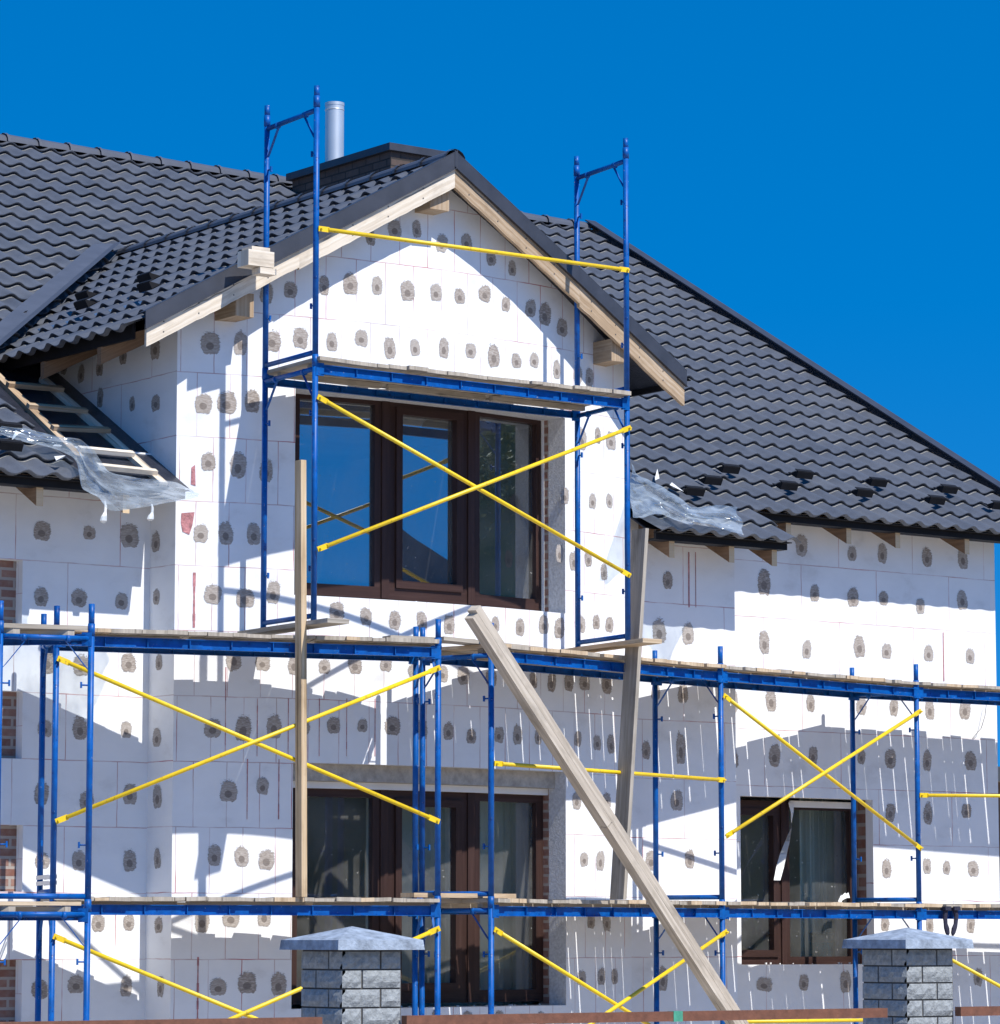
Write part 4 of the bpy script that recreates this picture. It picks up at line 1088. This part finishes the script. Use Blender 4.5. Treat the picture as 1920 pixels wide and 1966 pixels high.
# leaning double beam
p = on_y(905, 1172, 22.40); q = on_z(1580, 2235, .02); q = V((on_y(1400, 1941, 22.62).x, 22.62, on_y(1400, 1941, 22.62).z))
d = (q - p).normalized(); q2 = q + d * (q.z / -d.z if d.z < 0 else 0)
side = d.cross(V((0, -1, 0))).normalized(); nn = side.cross(d).normalized()
lb = thing('leaning_beam', 'long double beam leaning diagonally from the ground to the middle deck', 'beam', tuple(q2))
mid = p + (q - p) * .515
for o, pa, qb in ((-.031, p, q2), (.031, p + d * .03, mid), (.031, mid + d * .006, q2)):
    b = MB(); b.cbox(pa + side * o, qb + side * o, side * .06, nn * .11); b.build('beam_half', M['pale'], lb, bevel=.004)
# offcuts wedged at the left verge
wbk = thing('wooden_block', 'stack of sawn wooden offcuts wedged between tower post and left verge board', 'wood block', tuple(on_y(504, 497, 23.30)))
for k, (dx, dz, wx, wz) in enumerate(((-.13, -.06, .24, .125), (-.10, .065, .17, .028), (-.02, -.115, .15, .05))):
    c = on_y(504, 497, 23.30); b = MB(); b.box(c + V((dx, 0, dz)), V((wx, 0, 0)), V((0, .16 - .02 * k, 0)), V((0, 0, wz))); b.build('offcut', M['raw'], wbk, bevel=.004)
# window trim strip hanging loose
tr = MB(); pts = [(1519, 1541), (1521, 1560), (1519, 1590), (1512, 1615), (1504, 1640), (1498, 1664), (1492, 1690)]
q = [on_y(x, y, YC + .18 - .03 * i) for i, (x, y) in enumerate(pts)]
for k, (a, b) in enumerate(zip(q, q[1:])):
    wa_, wb_ = [V((.035 * math.cos(.5 * j), .035 * math.sin(.5 * j), 0)) for j in (k, k + 1)]
    tr.face([a - wa_, a + wa_, b + wb_, b - wb_], smooth=True)
tr.build('trim_strip', M['white'], origin=q[0], label='loose white trim strip dangling in front of the small window', category='trim')
tr = MB(); q = [on_y(x, y, YC + .05) for x, y in ((1612, 1737), (1618, 1728), (1626, 1724), (1632, 1724))]
for a, b in zip(q, q[1:]): tr.face([a, b, b + V((0, .02, .05)), a + V((0, .02, .035))])
tr.build('trim_strip', M['white'], origin=q[0], label='curled white trim end behind the lower deck at the small window', category='trim')
# pail behind the small window
P = on_y(1577, 1826, YC + .62)
pz = thing('paint_pail', 'teal labelled pail standing behind the small window pane', 'pail', (P.x, P.y, P.z - .1))
b = MB(); b.tube(P - UP * .10, P + UP * .16, .10, 20, r2=.115); b.build('pail_body', M['pail'], pz)
b = MB(); b.tube(P - UP * .05, P + UP * .08, .1065, 20, cap=False, r2=.114); b.build('pail_label', M['teal'], pz)
b = MB(); b.tube(P + UP * .16, P + UP * .175, .12, 20); b.build('pail_lid', M['pail'], pz)
st_ = MB(); st_.box((P.x - .3, P.y - .2, .95), (.6, 0, 0), (0, .4, 0), (0, 0, P.z - .1 - .95)); st_.build('crate', M['grey'], origin=(P.x, P.y, .95), label='plain crate under the teal pail behind the small window', category='crate')
# work gloves on the ledger
for px, lab, lean in ((1811, 'left one of two dark work gloves hanging from the lower deck ledger', -.02), (1828, 'right one of two dark work gloves hanging from the lower deck ledger', .03)):
    base = on_line(px, F5, F6, .045); z = LZ(Z1) + .05
    gt = thing('work_glove', lab, 'glove', (base.x, base.y, z), 'dark work gloves on the ledger')
    m = MB(); pts = [(0, 0, .034), (lean * .6, -.06, .03), (lean * .3, -.13, .027), (-lean * .3, -.17, .036), (-lean * .8, -.215, .03), (-lean, -.24, .012)]
    rings = []
    for dx, dz, r in pts:
        rings.append([(base.x + dx + r * math.cos(t) * .8, base.y - .01 + r * .55 * math.sin(t), z + dz) for t in [2 * math.pi * k / 12 for k in range(12)]])
    for ra, rb in zip(rings, rings[1:]):
        for k in range(12): m.face([ra[k], rb[k], rb[(k + 1) % 12], ra[(k + 1) % 12]], smooth=True)
    m.face(rings[-1]); m.build('glove_body', M['glove'], gt)
    m = MB(); m.box((base.x - .035, base.y - .045, z - .01), (.07, 0, 0), (0, .07, 0), (0, 0, .035)); m.build('cuff', M['glove'], gt, bevel=.01)
# white straps tying posts
for A, B, z, lab in ((R1, F1, Z1 + .13, 'white strap tying the two left scaffold posts above the lower deck'), (R2, F2, Z2 - .03, 'white strap tying the middle scaffold posts at the middle deck')):
    b = MB(); a_, b_ = V((A[0], A[1], z)), V((B[0], B[1], z))
    if z < 3: b_ = V((F1[0], F1[1], z)); 
    d = (b_ - a_).normalized(); n = V((d.y, -d.x, 0)); n = -n if n.x > 0 else n
    for s in (-1, 1):
        q = n * (.03 * s)
        for k in range(2):
            zz = UP * (-.03 + .045 * k)
            b.face([a_ + q + zz, b_ + q + zz, b_ + q + zz + UP * .03, a_ + q + zz + UP * .03])
    b.build('strap', M['white'], origin=a_, label=lab, category='strap')
# hanging wires
def wire(pts, lab):
    b = MB()
    for a, c in zip(pts, pts[1:]): b.tube(a, c, .003, 5)
    b.build('wire', M['wire'], origin=pts[0], label=lab, category='wire')
wire([on_y(1894, 1350, YC - .05), on_y(1891, 1375, YC - .07), on_y(1884, 1398, YC - .06), on_y(1867, 1418, YC - .02)], 'thin curved wire hanging below the middle deck at the right house corner')

# ================================================================== pillars and fence rails in front
def pillar(px_corner, px_right, cap_px, label):
    Yf = 15.80; x0 = on_y(px_corner, 1880, Yf).x; S_ = .39
    t = thing('brick_pillar', label, 'pillar', (x0 + S_ / 2, Yf + S_ / 2, 0), 'split stone fence pillars')
    zt = 1.585
    c = MB(); c.box((x0 + .006, Yf + .006, 0), (S_ - .012, 0, 0), (0, S_ - .012, 0), (0, 0, zt)); c.build('core', M['mortar'], t)
    bl = MB(); hC = .1; z = zt - hC; k = 0
    def stone(o, a, b_, c_, outn):
        """rough-faced stone: face subdivided with noise"""
        na, nb = max(3, int(a.length / .03)), 3
        P = [[o + a * (i / na) + c_ * (j / nb) + outn * (0 if i in (0, na) or j in (0, nb) else random.uniform(.004, .016)) for i in range(na + 1)] for j in range(nb + 1)]
        for j in range(nb):
            for i in range(na): bl.face([P[j][i], P[j][i + 1], P[j + 1][i + 1], P[j + 1][i]], 0, smooth=False)
    while z > -.05:
        hh = hC - .009
        lens = [(.25, .13), (.13, .25)][k % 2]
        a0 = x0
        for Ls in lens:
            o = V((a0, Yf, z)); a = V((Ls - .008, 0, 0)); stone(o, a, None, UP * hh, V((0, -1, 0)))
            bl.box(o + V((0, .0005, 0)), a, V((0, .02, 0)), UP * hh); a0 += Ls + .004
        b0_ = Yf
        for Ls in lens[::-1]:
            o = V((x0, b0_ + Ls - .008, z)); a = V((0, -(Ls - .008), 0)); stone(o, a, None, UP * hh, V((-1, 0, 0)))
            bl.box(V((x0 + .0005, b0_, z)), V((0, Ls - .008, 0)), V((.02, 0, 0)), UP * hh); b0_ += Ls + .004
        # back and right sides
        bl.box((x0 + .002, Yf + S_ - .02, z), (S_ - .004, 0, 0), (0, .02, 0), UP * hh); bl.box((x0 + S_ - .02, Yf + .022, z), (0, S_ - .044, 0), (.02, 0, 0), UP * hh)
        z -= hC; k += 1
    bl.build('stonework', M['block'], t)
    cp = MB(); o = .085; xa, xb_, ya, yb = x0 - o, x0 + S_ + o, Yf - o, Yf + S_ + o; z0, z1, z2 = zt, zt + .052, zt + .125
    ring0 = [(xa, ya, z0), (xb_, ya, z0), (xb_, yb, z0), (xa, yb, z0)]; i_ = .006
    ring1 = [(xa + i_, ya + i_, z1), (xb_ - i_, ya + i_, z1), (xb_ - i_, yb - i_, z1), (xa + i_, yb - i_, z1)]
    ap = ((xa + xb_) / 2, (ya + yb) / 2, z2)
    for j in range(4):
        n_ = (j + 1) % 4
        cp.face([ring0[j], ring0[n_], ring1[n_], ring1[j]]); cp.face([ring1[j], ring1[n_], ap])
    cp.face(ring0[::-1]); cp.build('cap', M['cap'], t, bevel=.004)
    return x0
xa = pillar(657, 776, None, 'left split stone fence pillar with pale pyramid cap before the bay window')
xb2 = pillar(1741, 1834, None, 'right split stone fence pillar with pyramid cap beside the small window')
zr_ = 1.207
def rail(x0, x1, label):
    t = thing('fence_rail', label, 'rail', (x0, 15.74, zr_), 'rusty fence rails')
    b = MB(); b.box((x0, 15.73, zr_ - .025), (x1 - x0, 0, 0), (0, .05, 0), (0, 0, .055)); b.build('rail_tube', M['rust'], t, bevel=.003)
    return t
rail(8.0, on_y(617, 1950, 15.74).x, 'brown rusty fence rail ending at the left pillar')
tt = rail(on_y(776, 1950, 15.74).x + .01, on_y(1702, 1945, 15.74).x, 'long brown fence rail with a green weld patch between the two pillars')
gx = on_y(1293, 1945, 15.73).x; b = MB(); b.box((gx, 15.727, zr_ - .0265), (.066, 0, 0), (0, .056, 0), (0, 0, .058)); b.build('weld_patch', M['green'], tt)
rail(on_y(1838, 1945, 15.74).x + .02, 19.5, 'brown fence rail to the right of the right pillar')

# ================================================================== surroundings seen only as a sliver or in the glass
def tree(x, y, h, r, m, label, n=26000, seed=0):
    rnd = random.Random(seed); t = thing('tree', label, 'tree', (x, y, 0), 'trees across the street')
    k = MB(); k.tube((x, y, 0), (x, y, h * .55), .16, 8, r2=.08)
    for _ in range(5):
        a = rnd.uniform(0, 6.28); k.tube((x, y, h * rnd.uniform(.25, .5)), (x + math.cos(a) * r * .6, y + math.sin(a) * r * .6, h * rnd.uniform(.55, .8)), .06, 6, r2=.02)
    k.build('trunk', M['bark'], t)
    c = MB()
    for k_ in range(9):
        R0, R1, H0, H1 = r * (.35 + .38 * math.sin(math.pi * k_ / 9)), r * (.35 + .38 * math.sin(math.pi * (k_ + 1) / 9)), h * (.12 + .08 * k_), h * (.12 + .08 * (k_ + 1))
        for q_ in range(14):
            a0, a1 = 2 * math.pi * q_ / 14, 2 * math.pi * (q_ + 1) / 14
            c.face([(x + R0 * math.cos(a0), y + R0 * math.sin(a0), H0), (x + R0 * math.cos(a1), y + R0 * math.sin(a1), H0), (x + R1 * math.cos(a1), y + R1 * math.sin(a1), H1), (x + R1 * math.cos(a0), y + R1 * math.sin(a0), H1)])
    cl = [(rnd.uniform(-.6, .6) * r, rnd.uniform(-.6, .6) * r, h * rnd.uniform(.3, .9), r * rnd.uniform(.3, .55)) for _ in range(24)]
    for _ in range(n):
        cx_, cy_, cz_, cr = rnd.choice(cl); v = V((rnd.gauss(0, 1), rnd.gauss(0, 1), rnd.gauss(0, 1))).normalized() * cr * rnd.random() ** .4
        P = V((x + cx_, y + cy_, cz_)) + v; a = V((rnd.gauss(0, 1), rnd.gauss(0, 1), rnd.gauss(0, 1))).normalized(); b_ = a.cross(V((rnd.random(), rnd.random(), 1))).normalized()
        s = rnd.uniform(.035, .07); c.face([P - a * s, P - b_ * s * .5, P + a * s, P + b_ * s * .5])
    c.build('crown', m, t)
for i, (x, y, h, r) in enumerate(((24, -4, 6.6, 2.6), (28, -6, 6.2, 2.8), (32.5, -3, 6.5, 2.6), (36, 0, 6.4, 2.6), (37.5, 8.5, 9.8, 2.7), (41.5, 5.5, 12.0, 3.6), (44, 7, 6.5, 2.6))):
    tree(x, y, h, r, M['leaf'] if i % 2 else M['leaf2'], ['broad leafy tree across the street, reflected in the bay windows', 'tall tree across the street, reflected in the upper right pane'][i in (4, 5)], seed=i + 3)
hb = MB(); rnd = random.Random(5)
for k in range(42000):
    t = rnd.random(); bx, by = 14 + 44 * t, -14 + 26 * t ** 2.2
    hgt = 3.6 + 1.2 * math.sin(9 * t) + .8 * math.sin(23 * t + 1)
    z = hgt * rnd.random() ** .7; P = V((bx + rnd.gauss(0, .5), by + rnd.gauss(0, .5) - .2 * z, z))
    a = V((rnd.gauss(0, 1), rnd.gauss(0, 1), rnd.gauss(0, 1))).normalized(); b_ = a.cross(V((rnd.random(), rnd.random(), 1))).normalized(); s_ = rnd.uniform(.05, .12)
    hb.face([P - a * s_, P - b_ * s_ * .6, P + a * s_, P + b_ * s_ * .6], rnd.randrange(2))
N_ = 120
for k in range(N_):
    for za, zb in ((0, 1.2), (1.2, 2.4), (2.4, 3.4), (3.4, 4.1)):
        pp = []
        for t, z in ((k / N_, za), ((k + 1) / N_, za), ((k + 1) / N_, zb), (k / N_, zb)):
            pp.append((14 + 44 * t, -14 + 26 * t ** 2.2 - .6 + .35 * math.sin(40 * t + z * 2), z + .5 * math.sin(23 * t + 1) * (z / 4)))
        hb.face(pp, k % 2)
hb.build('hedge', [M['leaf'], M['leaf2']], kind='stuff', label='leafy hedge across the street, seen only as reflection in the windows', category='hedge')
nh = thing('neighbour_house', 'neighbouring house with dark hipped roof across the street, seen only in reflection', 'house', (42.5, -14, 0))
b = MB(); b.box((36.5, -18, 0), (12, 0, 0), (0, 8.5, 0), (0, 0, 5.6)); b.build('wall', M['farwall'], nh)
b = MB(); q = [(35.9, -18.6, 5.6), (49.6, -18.6, 5.6), (49.6, -8.9, 5.6), (35.9, -8.9, 5.6)]; r0, r1 = (40, -13.7, 10.6), (44.8, -13.7, 10.6)
b.face([q[0], q[1], r1, r0]); b.face([q[1], q[2], r1]); b.face([q[2], q[3], r0, r1]); b.face([q[3], q[0], r0]); b.build('roof', M['flash2'], nh)
P = V((0, 0, 0)) + FWD_H * 62 + RIGHT * 8.5
sd = thing('shed', 'brown boarded shed with pale eave board beyond the right house corner', 'shed', (P.x + 4, P.y, 0))
b = MB(); b.box((P.x, P.y - 2, 0), (9, 0, 0), (0, 8, 0), (0, 0, 4.3)); b.build('wall', M['brown'], sd)
b = MB(); b.box((P.x - .3, P.y - 2.4, 4.3), (9.6, 0, 0), (0, 8.8, 0), (0, 0, .25)); b.build('roof', M['grey'], sd)

for o in bpy.data.objects:
    if 'base' in o: del o['base']
